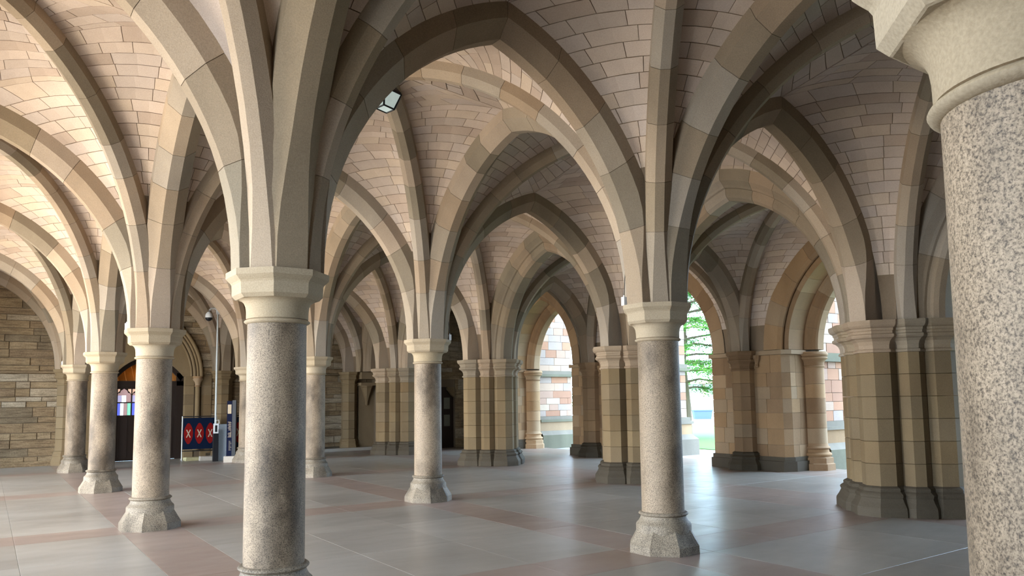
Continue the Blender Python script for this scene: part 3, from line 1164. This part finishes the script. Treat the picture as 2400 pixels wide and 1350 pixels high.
for x in (0.0, SU, 8.42):
    rs = empty('respond_shaft')
    rs.parent = wb
    zs = [0.40, 0.72, 1.02, 1.33, 1.64, 1.94, 2.25]
    for z0, z1 in zip(zs[:-1], zs[1:]):
        MB().rings(x, YW - 0.04, [(z0 + .002, .25), (z0 + .006, .255), (z1 - .006, .255), (z1 - .002, .25)], 8).obj('block', 'pier_stone', rs)
    MB().rings(x, YW - 0.04, [(z, 0.255 + d * 0.8) for z, d in CAP], 8).obj('capital', 'pier_stone', rs)
    MB().rings(x, YW - 0.04, [(z, 0.255 + d * 0.6) for z, d in BASE], 8).obj('base', 'pier_stone', rs)
# wall panel with a pendant corbel, right of the last respond
pn = empty('panel_bay')
pn.parent = wb
MB().box(8.75, YW - 0.16, 0.1, 9.35, YW, 2.2).obj('panel', 'pier_stone', pn)
MB().rings(9.02, YW - 0.2, [(1.52, 0.03), (1.58, 0.055), (1.64, 0.045), (1.75, 0.07), (2.12, 0.20), (2.17, 0.24), (2.2, 0.24)], 8).obj('corbel', 'pier_stone', pn)
MB().box(8.7, YW - 0.46, 2.2, 9.4, YW, 2.3).obj('moulding', 'pier_stone', pn)
MB().box(8.7, YW - 0.50, 2.42, 9.4, YW, 2.66).obj('moulding', 'pier_stone', pn)

# moulded door arch
da = empty('door_arch', kind='thing', category='arch', label='pointed doorway arch with deep roll mouldings around the wooden door')
for k, (half, rise, y, r) in enumerate(((1.45, 2.0, YW - 0.10, 0.055), (1.36, 1.9, YW - 0.07, 0.04), (1.27, 1.8, YW - 0.05, 0.05), (1.18, 1.7, YW - 0.01, 0.035))):
    for s in (-1, 1):
        hr = HalfRib((DOOR_C + s * half, y), (DOOR_C, y), rise, 2.5)
        MB().tube([hr.pt(t / 16) for t in range(17)], r, 10).obj('roll_moulding', 'pier_stone', da, True)
tymp = MB()
R = (1.18 ** 2 + 1.7 ** 2) / (2 * 1.18)
pts_o, pts_i = [], []
for k in range(25):
    a = -1 + 2 * k / 24
    x = a * 1.18
    zo = 2.5 + sqrt(max(0, R * R - (abs(x) + R - 1.18) ** 2))
    xi = a * 0.98
    zi = 2.5 + 0.56 * (1 - abs(a) ** 2.2)
    pts_o.append((DOOR_C + x, YW - 0.02, max(zo, 2.5)))
    pts_i.append((DOOR_C + xi, YW - 0.02, zi))
v = pts_o + pts_i
v += [(p[0], p[1] + 0.35, p[2]) for p in pts_i]
f = [(k, k + 1, 26 + k, 25 + k) for k in range(24)] + [(25 + k, 26 + k, 51 + k, 50 + k) for k in range(24)]
tymp.add(v, f).obj('tympanum', 'pier_stone', da)
for s in (-1, 1):
    x = DOOR_C + s * 1.36
    nk = MB().rings(x, YW - 0.06, [(0.25, 0.12), (0.32, 0.10), (0.36, 0.075), (2.18, 0.07)], 16)
    nk.obj('nook_shaft', 'pier_stone', da, True)
    MB().rings(x, YW - 0.06, [(2.18, 0.09), (2.2, 0.1), (2.22, 0.08), (2.33, 0.10), (2.38, 0.14), (2.40, 0.15), (2.44, 0.13), (2.5, 0.16)], 16).obj('nook_capital', 'ashlar', da, True)
    zc = 0.0
    while zc < 2.45:
        hh = min(rnd.uniform(0.26, 0.4), 2.5 - zc)
        if 2.5 - zc - hh < 0.15:
            hh = 2.5 - zc
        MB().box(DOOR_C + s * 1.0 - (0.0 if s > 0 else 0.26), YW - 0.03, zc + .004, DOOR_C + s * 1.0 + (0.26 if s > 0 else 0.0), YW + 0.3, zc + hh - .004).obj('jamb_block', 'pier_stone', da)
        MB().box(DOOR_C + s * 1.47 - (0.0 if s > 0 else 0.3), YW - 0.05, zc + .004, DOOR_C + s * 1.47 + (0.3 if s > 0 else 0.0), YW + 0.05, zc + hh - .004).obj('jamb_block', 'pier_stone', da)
        zc += hh

# wooden door with stained glass
dr = empty('door_1', (DOOR_C, YW + 0.22, 0), kind='structure', category='door', label='dark wooden double door with stained glass lights and lit boarded fanlight')
MB().box(-1.05, 0.08, 0.0, 1.05, 0.14, 0.12).obj('sill', 'wood', dr)
MB().box(-1.0, -0.02, 2.22, 1.0, 0.10, 2.36).obj('transom', 'wood', dr)
MB().box(-1.02, -0.02, 0, -0.86, 0.10, 2.6).obj('door_post', 'wood', dr)
MB().box(0.80, -0.02, 0, 1.02, 0.10, 2.6).obj('door_post', 'wood', dr)
head = MB()
hv, hf = [], []
for k in range(17):
    a = -1 + 2 * k / 16
    zc = 2.5 + 0.58 * (1 - abs(a) ** 2.2)
    hv += [(a * 1.0, -0.02, zc + 0.03), (a * 0.92, -0.02, max(2.34, zc - 0.15)), (a * 0.92, 0.10, max(2.34, zc - 0.15)), (a * 1.0, 0.10, zc + 0.03)]
for k in range(16):
    for q in range(4):
        hf.append((4 * k + q, 4 * k + 4 + q, 4 * k + 4 + (q + 1) % 4, 4 * k + (q + 1) % 4))
head.add(hv, hf).obj('arched_head', 'wood', dr)
for s in (-1, 1):
    leaf = empty('door_leaf')
    leaf.parent = dr
    x0, x1 = (-0.86, -0.01) if s < 0 else (0.01, 0.80)
    MB().box(x0, 0.0, 0.03, x1, 0.06, 1.33).obj('door_panel', 'wood', leaf)
    for k in range(4):
        xx = x0 + (x1 - x0) * (k + 0.5) / 4
        MB().box(xx - 0.012, -0.015, 0.12, xx + 0.012, 0.0, 1.25).obj('rib_moulding', 'wood', leaf)
    MB().box(x0, 0.0, 2.14, x1, 0.06, 2.22).obj('rail', 'wood', leaf)
    w = (x1 - x0 - 0.09) / 2
    for q in range(3):
        xx = x0 + q * (w + 0.03)
        MB().box(xx, -0.01, 1.33, xx + 0.03 + (0.02 if q == 0 else 0), 0.06, 2.14).obj('mullion', 'wood', leaf)
    MB().box(x0, -0.012, 1.70, x1, 0.055, 1.735).obj('rail', 'wood', leaf)
    for q in range(2):
        if s > 0 and q == 1:
            MB().box(x0 + 0.05 + w, 0.0, 1.33, x1, 0.05, 2.14).obj('door_panel', 'wood', leaf)
            continue
        xa = x0 + 0.03 + q * (w + 0.03)
        for k, cname in enumerate(('glass_blue', 'glass_white', 'glass_pink', 'glass_green')):
            MB().box(xa + w * k / 4 + .004, 0.02, 1.345, xa + w * (k + 1) / 4 - .004, 0.03, 1.70).obj('glass_pane', cname, leaf)
        for k, cname in enumerate(('glass_lilac', 'glass_white', 'glass_pink')):
            MB().box(xa + w * k / 3 + .004, 0.02, 1.735, xa + w * (k + 1) / 3 - .004, 0.03, 1.93).obj('glass_pane', cname, leaf)
        cx = xa + w / 2
        tr = [(cx - w / 2, 1.93), (cx - w * .42, 1.99), (cx - w * .27, 2.01), (cx - w * .22, 2.07), (cx, 2.13), (cx + w * .22, 2.07), (cx + w * .27, 2.01), (cx + w * .42, 1.99), (cx + w / 2, 1.93)]
        MB().add([(x, 0.02, zz) for x, zz in tr], [tuple(range(len(tr)))]).obj('glass_pane', 'glass_pink', leaf)
        for sg in (-1, 1):
            tr = [(cx + sg * w * .5, 1.97), (cx + sg * w * .5, 2.12), (cx + sg * w * .28, 2.12), (cx + sg * w * .3, 2.06), (cx + sg * w * .40, 2.03)]
            MB().add([(x, 0.021, zz) for x, zz in tr], [tuple(range(5))]).obj('glass_pane', 'glass_peach', leaf)
    MB().box(x0 + 0.01, 0.035, 1.33, x1 - 0.01, 0.045, 2.14).obj('door_back', 'wood', leaf)
# boarded ceiling of the lit porch seen through the fanlight
for k in range(9):
    x0 = -0.98 + k * 0.22
    MB().add([(x0, 0.25, 2.30), (x0 + 0.205, 0.25, 2.30), (x0 + 0.205, 1.6, 3.2), (x0, 1.6, 3.2), (x0, 0.25, 2.33), (x0 + 0.205, 0.25, 2.33), (x0 + 0.205, 1.6, 3.23), (x0, 1.6, 3.23)],
             [(0, 1, 2, 3), (4, 7, 6, 5), (0, 4, 5, 1), (1, 5, 6, 2), (2, 6, 7, 3), (3, 7, 4, 0)]).obj('porch_board', 'board', dr)
MB().box(-1.2, 1.7, 0, 1.2, 1.8, 3.6).obj('porch_wall', 'board', dr)
MB().box(-1.3, 0.2, 3.4, 1.3, 1.8, 3.5).box(-1.3, 0.2, 0, -1.2, 1.8, 3.5).box(1.2, 0.2, 0, 1.3, 1.8, 3.5).obj('porch_light_block', 'wood', dr)  # box added around the porch to keep sky light out
pl = bpy.data.lights.new('porch_lamp', 'POINT')
pl.energy, pl.color, pl.shadow_soft_size = 2.2, (1.0, 0.62, 0.25), 0.08
po = bpy.data.objects.new('porch_lamp', pl)
col.objects.link(po)
po.location = (DOOR_C - 0.1, YW + 0.62, 2.9)

# aisle end wall with a dim second door
wa = empty('wall_back_aisle', kind='structure', category='wall', label='shaded end wall of the right aisle with string course')
core = MB()
core.box(9.3, YA, 0, 10.85, YA + 0.3, 6.5)
core.box(11.75, YA, 0, XW + 0.2, YA + 0.3, 6.5)
core.box(10.85, YA, 2.12, 11.75, YA + 0.3, 6.5)
core.box(9.3, YA, 0, 9.45, YW, 6.5)
core.obj('wall_core', 'mortar', wa)
zc = 0.0
while zc < 5.5:
    hh = rnd.uniform(0.24, 0.36)
    if zc < 2.55 < zc + hh:
        hh = 2.55 - zc
    x = 9.28
    while x < XW:
        w = rnd.uniform(0.4, 0.9)
        x1 = min(x + w, XW)
        segs = [(x, x1)]
        if zc < 2.1:
            segs = []
            if x < 10.8:
                segs.append((x, min(x1, 10.85)))
            if x1 > 11.8:
                segs.append((max(x, 11.75), x1))
        for a, b in segs:
            if b - a > 0.05:
                MB().box(a + .004, YA - 0.02, zc + .004, b - .004, YA + 0.02, zc + hh - .004).obj('block', 'rubble', wa)
        x = x1
    zc += hh
MB().box(9.28, YA - 0.08, 2.52, XW, YA, 2.64).obj('string_course', 'rubble', wa)
d2 = empty('door_2', (11.3, YA + 0.12, 0), kind='structure', category='door', label='small dark door with narrow glass panels beyond the middle column')
MB().box(-0.45, 0, 0, 0.45, 0.08, 2.12).obj('door_leaf', 'wood', d2)
for (a, b) in ((-0.30, -0.06), (0.06, 0.30)):
    for (c0, c1) in ((0.75, 1.15), (1.35, 1.75)):
        MB().box(a, -0.015, c0, b, 0.0, c1).obj('glass_pane', 'glass_dim', d2)
for s in (-1, 1):
    MB().add([(s * 0.45, -0.1, 1.75), (s * 0.45, -0.1, 2.13), (s * 0.14, -0.1, 2.13), (s * 0.17, -0.1, 2.02), (s * 0.24, -0.1, 1.96), (s * 0.33, -0.1, 1.84),
              (s * 0.45, 0, 1.75), (s * 0.45, 0, 2.13), (s * 0.14, 0, 2.13), (s * 0.17, 0, 2.02), (s * 0.24, 0, 1.96), (s * 0.33, 0, 1.84)],
             [(0, 1, 2, 3, 4, 5), (6, 11, 10, 9, 8, 7)] + [(k, (k + 1) % 6, 6 + (k + 1) % 6, 6 + k) for k in range(6)]).obj('shoulder_corbel', 'pier_stone', d2)

# ------------------------------------------------------------------ outside: buttresses, lawn, tree, far buildings
MB().box(13.9, -60, -0.3, 17.2, 80, -0.04).obj('pavement', 'paving', kind='structure', category='pavement', label='pale paving outside the right-hand openings')
MB().box(17.2, -60, -0.3, 33, 80, -0.02).obj('lawn', 'lawn', kind='structure', category='lawn', label='bright green lawn beyond the outer wall')
MB().box(33, -80, -0.3, 140, 140, -0.03).obj('courtyard_ground', 'paving', kind='structure', category='ground', label='pale paved courtyard beyond the lawn')
MB().box(-90, -90, -0.35, -9, 120, -0.05).obj('court_ground', 'paving', kind='structure', category='ground', label='pale paved court on the left, outside the picture')

BUT = {0: 'stone buttress outside, behind the huge right column', 1: 'reddish stone buttress outside the rightmost opening', 2: 'stepped stone buttress at the left of the tree opening', 3: 'reddish stone buttress filling the far opening'}
for j in (0, 1, 2, 3):
    y0 = yj(j)
    b = empty('buttress', kind='thing', category='buttress', label=BUT[j], group='outside buttresses')
    x0, x1, h = X_OUT - 0.02, 15.2, 1.05
    MB().box(x0, y0 - h + .02, 0, x1 - .02, y0 + h - .02, 7.0).obj('buttress_core', 'red_mortar', b)
    MB().box(x0, y0 - h - 0.24, -0.1, x1 + 0.24, y0 + h + 0.24, 0.42).obj('plinth', 'moss_stone', b)
    v = [(x0, y0 - h - .24, .42), (x1 + .24, y0 - h - .24, .42), (x1 + .24, y0 + h + .24, .42), (x0, y0 + h + .24, .42), (x0, y0 - h - .1, .56), (x1 + .1, y0 - h - .1, .56), (x1 + .1, y0 + h + .1, .56), (x0, y0 + h + .1, .56)]
    MB().add(v, [(0, 1, 5, 4), (1, 2, 6, 5), (2, 3, 7, 6), (4, 5, 6, 7)]).obj('plinth_weathering', 'moss_stone', b)
    MB().box(x0, y0 - h - 0.10, 0.56, x1 + 0.10, y0 + h + 0.10, 0.86).obj('plinth_course', 'ashlar', b)
    for (za, zb, e) in ((0.86, 0.94, 0.15), (0.94, 1.05, 0.08), (2.42, 2.50, 0.10), (2.50, 2.62, 0.05)):
        MB().box(x0, y0 - h - e, za, x1 + e, y0 + h + e, zb).obj('string_course', 'moss_stone', b)
    z = 1.05
    while z < 6.6:
        hh = rnd.uniform(0.20, 0.30)
        if z < 2.42 < z + hh + 0.08:
            hh = 2.42 - z
        if abs(z - 2.42) < 1e-6:
            z = 2.62
        for side in (0, 1):
            a, e = (x0, x1) if side == 0 else (y0 - h, y0 + h)
            p = a
            while p < e - 0.05:
                w = min(rnd.uniform(0.3, 0.75), e - p)
                if e - p - w < 0.15:
                    w = e - p
                g, o = 0.005, rnd.uniform(0, 0.012)
                if side == 0:
                    m = MB().box(p + g, y0 - h - o, z + g, p + w - g, y0 - h + 0.06, z + hh - g)
                else:
                    m = MB().box(x1 - 0.06, p + g, z + g, x1 + o, p + w - g, z + hh - g)
                if j > 0:
                    m.obj('stone', 'red_wall', b)
                p += w
        z += hh

tree = empty('tree', (22.0, 15.9, 0), kind='thing', category='tree', label='spreading green larch-like tree on the lawn seen through the middle opening')
tm = MB()
tm.tube([(0, 0, -0.1), (0.05, 0, 1.2), (0.0, 0.1, 3.0), (0.15, 0.05, 5.5), (0.1, 0.1, 9.5)], 0.22, 10, 0.06)
tm.obj('trunk', 'bark', tree, True)
tips = []
br = MB()
for k in range(52):
    z = 2.0 + 7.0 * k / 51
    a = k * 2.399
    L = rnd.uniform(2.4, 4.6) * (1.0 - 0.05 * (z - 2.4))
    pts = []
    for q in range(6):
        u = q / 5
        pts.append((L * u * cos(a) + rnd.uniform(-.1, .1), L * u * sin(a) + rnd.uniform(-.1, .1), z + 0.5 * u - 0.9 * u * u + rnd.uniform(-.05, .05)))
    br.tube(pts, 0.055, 6, 0.012)
    tips.append(pts)
    for q in range(2, 6):
        for s in (-1, 1):
            p = Vector(pts[q])
            d = Vector((cos(a + s * 0.9), sin(a + s * 0.9), -0.1)) * rnd.uniform(0.5, 1.1)
            tw = [p, p + d * 0.5 + Vector((0, 0, .05)), p + d]
            br.tube(tw, 0.015, 5, 0.005)
            tips.append([tuple(x) for x in tw])
br.obj('branches', 'bark', tree)
lf = MB()
for pts in tips:
    nl = 190 if len(pts) == 6 else 110
    for _ in range(nl):
        u = rnd.uniform(0.2, 1.0) * (len(pts) - 1)
        i = min(int(u), len(pts) - 2)
        p = Vector(pts[i]).lerp(Vector(pts[i + 1]), u - i) + Vector((rnd.gauss(0, .2), rnd.gauss(0, .2), rnd.gauss(-.03, .09)))
        a, s = rnd.uniform(0, 6.28), rnd.uniform(0.05, 0.13)
        dx, dy = cos(a) * s, sin(a) * s
        t = rnd.uniform(-.4, .4) * s
        lf.add([p + Vector((-dx, -dy, -t)), p + Vector((dy * .35, -dx * .35, .01)), p + Vector((dx, dy, t)), p + Vector((-dy * .35, dx * .35, .01))], [(0, 1, 2, 3)])
lf.obj('foliage', 'leaves', tree, kind='stuff')

pv = empty('pavilion', (47.5, 38.5, 0), kind='thing', category='building', label='low pale pavilion with dark posts far beyond the lawn')
pv.rotation_euler = (0, 0, -0.62)
MB().box(-7, 0, 0, 7, 5, 2.75).obj('wall', 'pale_wall', pv)
MB().box(-7.3, -0.4, 2.75, 7.3, 5.3, 2.95).obj('roof_slab', 'brown_wall', pv)
for k in range(8):
    MB().box(-6.9 + k * 1.95, -0.15, 0, -6.75 + k * 1.95, 0, 2.75).obj('post', 'brown_wall', pv)
for k in range(7):
    MB().box(-6.5 + k * 1.95, -0.06, 2.1, -5.2 + k * 1.95, 0, 2.6).obj('window', 'steel', pv)
pb = empty('planter', (42.6, 33.2, 0), kind='thing', category='planter', label='blue-grey box planter in the bright courtyard')
pb.rotation_euler = (0, 0, -0.62)
MB().add([(-.6, -.3, -.03), (.6, -.3, -.03), (.6, .3, -.03), (-.6, .3, -.03), (-.7, -.38, .62), (.7, -.38, .62), (.7, .38, .62), (-.7, .38, .62)], [(0, 1, 5, 4), (1, 2, 6, 5), (2, 3, 7, 6), (3, 0, 4, 7), (0, 3, 2, 1)]).obj('tub', 'blue_grey', pb)
MB().box(-.74, -.42, .60, .74, .42, .68).obj('rim', 'blue_grey', pb)

# ------------------------------------------------------------------ things in the hall
# lantern under the nearest arch
ln = empty('lantern', (1.07, 0.30, 4.365), kind='thing', category='lamp', label='square frosted lantern hanging behind the nearest cross arch')
ln.rotation_euler = (0.0, 0.10, radians(12))
w0, w1, hh = 0.06, 0.098, 0.15
for k in range(4):
    a = k * pi / 2
    c, s = cos(a), sin(a)

    def rot(x, y, z):
        return (x * c - y * s, x * s + y * c, z)
    MB().add([rot(-w0 + .008, -w0, 0.008), rot(w0 - .008, -w0, 0.008), rot(w1 - .01, -w1, hh - .008), rot(-w1 + .01, -w1, hh - .008)], [(0, 1, 2, 3)]).obj('glass_pane', 'glass_lamp', ln)
    MB().tube([rot(-w0, -w0, 0), rot(-w1, -w1, hh)], 0.009, 6).obj('frame_bar', 'black', ln)
    MB().tube([rot(-w0, -w0, 0), rot(w0, -w0, 0)], 0.008, 6).obj('frame_bar', 'black', ln)
    MB().tube([rot(-w1, -w1, hh), rot(w1, -w1, hh)], 0.009, 6).obj('frame_bar', 'black', ln)
MB().box(-w0, -w0, 0.0, w0, w0, 0.004).obj('glass_pane', 'glass_lamp', ln)
MB().rings(0, 0, [(hh, 0.10), (hh + .02, 0.095), (hh + .07, 0.06), (hh + .09, 0.02)], 4).obj('cap', 'black', ln)
MB().tube([(0, 0, hh + .08), (0.02, -0.02, hh + .16), (0.05, -0.10, hh + .22)], 0.012, 8).obj('bracket', 'black', ln)

# cable along the diagonal rib of the near middle bay
D = d_half(('c0', 'c1'), (0, 1), 1, 0)
MB().tube([D.pt(0.55 + 0.43 * k / 14, 0.19 + (0.008 if k % 3 else 0.0), (-1 if D.l.x * 1 + D.l.y * -1 > 0 else 1) * -0.142) for k in range(15)], 0.008, 6).obj(
    'cable', 'black', kind='thing', category='cable', label='thin black cable clipped along the upper edge of a diagonal rib')

# sensor boxes on capitals
for (i, j, dx, dy, lab) in ((1, 0, -0.335, 0.165, 'small white sensor box on the capital of the column right of centre'),
                            (0, 1, -0.335, 0.165, 'small white sensor box on the capital of the column before the door'),
                            (0, 3, -0.335, 0.165, 'small white sensor box on the capital of the leftmost column'),
                            (1, 1, 0.335, -0.165, 'small white sensor box on the capital of the middle column')):
    b = empty('sensor_box', (i * SU + dx, yj(j) + dy, 2.669), kind='thing', category='sensor', label=lab, group='white sensor boxes')
    MB().box(-0.022, -0.022, 0, 0.022, 0.022, 0.095).obj('case', 'white', b)
    MB().tube([(0, 0.0, 0.09), (0.0, 0.0, 0.115)], 0.008, 8).obj('gland', 'white', b)
    MB().tube([(0, 0.0, 0.11), (0.02 * (1 if dx < 0 else -1), 0.0, 0.3), (0.05 * (1 if dx < 0 else -1), 0, 0.5)], 0.004, 6).obj('wire', 'black', b)

# camera pole, post and fittings
PXX, PYY = 3.60, 17.0
post = empty('camera_post', (PXX, PYY, 0), kind='thing', category='post', label='tall thin pole on a dark timber post carrying a dome camera')
MB().box(-0.07, -0.06, 0, 0.07, 0.06, 0.92).obj('timber_post', 'black', post)
MB().tube([(-0.02, -0.03, 0.9), (-0.02, -0.03, 4.45)], 0.026, 10).obj('pole', 'pole', post)
MB().box(-0.08, -0.10, 0.80, 0.05, -0.05, 1.08).obj('control_box', 'white', post)
MB().box(-0.045, -0.104, 0.84, 0.015, -0.10, 1.03).obj('box_window', 'black', post)
MB().tube([(-0.02, -0.07, 1.16), (0.06, -0.07, 1.18), (0.07, -0.07, 1.08), (0.03, -0.07, 1.05)], 0.012, 8).obj('hook', 'white', post)
cm = empty('dome_camera')
cm.parent = post
MB().box(-0.06, -0.06, 4.24, 0.03, 0.01, 4.42).obj('bracket', 'white', cm)
MB().tube([(-0.03, -0.06, 4.36), (-0.12, -0.08, 4.41), (-0.22, -0.10, 4.40), (-0.28, -0.12, 4.33), (-0.29, -0.12, 4.26)], 0.03, 10).obj('arm', 'white', cm, True)
MB().rings(-0.29, -0.12, [(4.12, 0.10), (4.18, 0.10), (4.24, 0.085), (4.29, 0.04)], 20).obj('housing', 'white', cm, True)
MB().rings(-0.29, -0.12, [(4.125 - 0.1 * sin(pi / 2 * (1 - k / 5)), 0.1 * cos(pi / 2 * (1 - k / 5)) + 0.002) for k in range(6)], 20).obj('dome', 'black', cm, True)

sp = empty('steel_panel', (3.80, 17.15, 0), kind='thing', category='panel', label='upright pale steel panel between the dark post and the navy sign')
MB().box(-0.14, -0.02, 0.0, 0.14, 0.02, 1.05).obj('sheet', 'steel', sp)
for x in (-0.11, 0.11):
    for z in (0.3, 0.68):
        MB().tube([(x, -0.03, z), (x, -0.02, z)], 0.012, 8).obj('rivet', 'white', sp)

tt = empty('totem_sign', (3.88, 16.4, 0), kind='thing', category='sign', label='slim navy signpost with vertical white lettering on a concrete foot')
tt.rotation_euler = (0, 0, radians(-28))
MB().box(-0.17, -0.13, 0, 0.17, 0.13, 0.17).obj('foot', 'concrete', tt)
MB().box(-0.12, -0.035, 0.17, 0.12, 0.035, 1.72).obj('panel', 'navy', tt)
MB().box(0.03, -0.06, 0.17, 0.13, 0.06, 1.74).obj('side_fin', 'black', tt)
MB().box(-0.10, -0.039, 1.36, 0.0, -0.034, 1.62).obj('notice', 'cream', tt)
lt = MB()
for k in range(16):
    z = 1.12 - k * 0.028
    if 8 < k < 11:
        continue
    lt.box(-0.07 - 0.02 * (k % 3 == 0), -0.038, z, -0.01 + 0.02 * (k % 2), -0.034, z + 0.011)
lt.box(-0.005, -0.038, 0.72, 0.003, -0.034, 0.90)
for k in range(8):
    lt.box(-0.06, -0.038, 0.58 - k * 0.035, -0.01 + 0.012 * (k % 3), -0.034, 0.589 - k * 0.035)
lt.obj('lettering', 'cream', tt)


def banner(name_lab, x, y, w, h, rz, n):
    b = empty('banner_barrier', (x, y, 0), kind='thing', category='barrier', label=name_lab)
    b.rotation_euler = (0, 0, rz)
    z0 = 0.32
    MB().box(-w / 2, -0.012, z0, w / 2, 0.012, z0 + h).obj('banner_sheet', 'banner', b)
    for s in (-1, 1):
        MB().tube([(s * (w / 2 + .02), 0, 0.02), (s * (w / 2 + .02), 0, z0 + h + .05)], 0.016, 8).obj('leg', 'pole', b)
        MB().tube([(s * (w / 2 + .02), -0.25, 0.012), (s * (w / 2 + .02), 0.25, 0.012)], 0.014, 8).obj('foot', 'pole', b)
    MB().tube([(-w / 2 - .02, 0, z0 + h + .04), (w / 2 + .02, 0, z0 + h + .04)], 0.014, 8).obj('top_rail', 'black', b)
    MB().tube([(-w / 2 - .02, 0, z0 - .05), (w / 2 + .02, 0, z0 - .05)], 0.014, 8).obj('bottom_rail', 'black', b)
    for k in range(n):
        cx = (k - (n - 1) / 2) * w / 3.0
        cz = z0 + h * 0.50
        pts = []
        for q in range(20):
            t = 2 * pi * q / 20
            e = 1.0 if abs(sin(t)) < .95 else 1.06
            pts.append((cx + 0.125 * cos(t) * (abs(cos(t)) ** 0.12), -0.0135, cz + 0.29 * sin(t) * e))
        MB().add(pts, [tuple(range(20))]).obj('red_emblem', 'red', b)
        for s in (-1, 1):
            a = 0.42 * s
            dx, dz = sin(a), cos(a)
            L, wd = 0.125, 0.013
            MB().add([(cx - dx * L - dz * wd, -0.0155, cz - dz * L + dx * wd), (cx - dx * L + dz * wd, -0.0155, cz - dz * L - dx * wd),
                      (cx + dx * L + dz * wd, -0.0155, cz + dz * L - dx * wd), (cx + dx * L - dz * wd, -0.0155, cz + dz * L + dx * wd)], [(0, 1, 2, 3)]).obj('letter_stroke', 'cream', b)


banner('navy banner barrier with three red ovals bearing an X, left of the pole', 3.37, 18.0, 0.90, 0.92, -0.12, 3)
banner('narrow navy banner with a red oval behind the navy signpost', 4.35, 17.75, 0.55, 0.92, 0.5, 2)
for k, (x, y, w, d, h, m, lab, rz) in enumerate(((3.25, 17.9, 0.62, 0.3, 0.10, 'timber', 'pale timber slab lying on the floor below the banner', 0.1), (3.50, 17.6, 0.40, 0.25, 0.13, 'concrete', 'grey stone block lying below the banner', -0.05),
                                              (4.12, 17.3, 0.16, 0.2, 0.22, 'concrete', 'pale stone block standing behind the foot of the navy signpost', 0.2))):
    mb = MB().add([(-w / 2, -d / 2, 0), (w / 2, -d / 2 + .02, 0), (w / 2, d / 2, 0), (-w / 2, d / 2, 0), (-w / 2 + .02, -d / 2 + .02, h), (w / 2 - .03, -d / 2 + .03, h * .85), (w / 2 - .02, d / 2 - .02, h), (-w / 2 + .01, d / 2 - .02, h * .92)],
                  [(0, 3, 2, 1), (4, 5, 6, 7), (0, 1, 5, 4), (1, 2, 6, 5), (2, 3, 7, 6), (3, 0, 4, 7)])
    o = mb.obj('loose_block', m, kind='thing', category='block', label=lab)
    o.location = (x, y, 0)
    o.rotation_euler = (0, 0, rz)
print('vault stones', vault_stone_total, 'objects', len(bpy.data.objects))
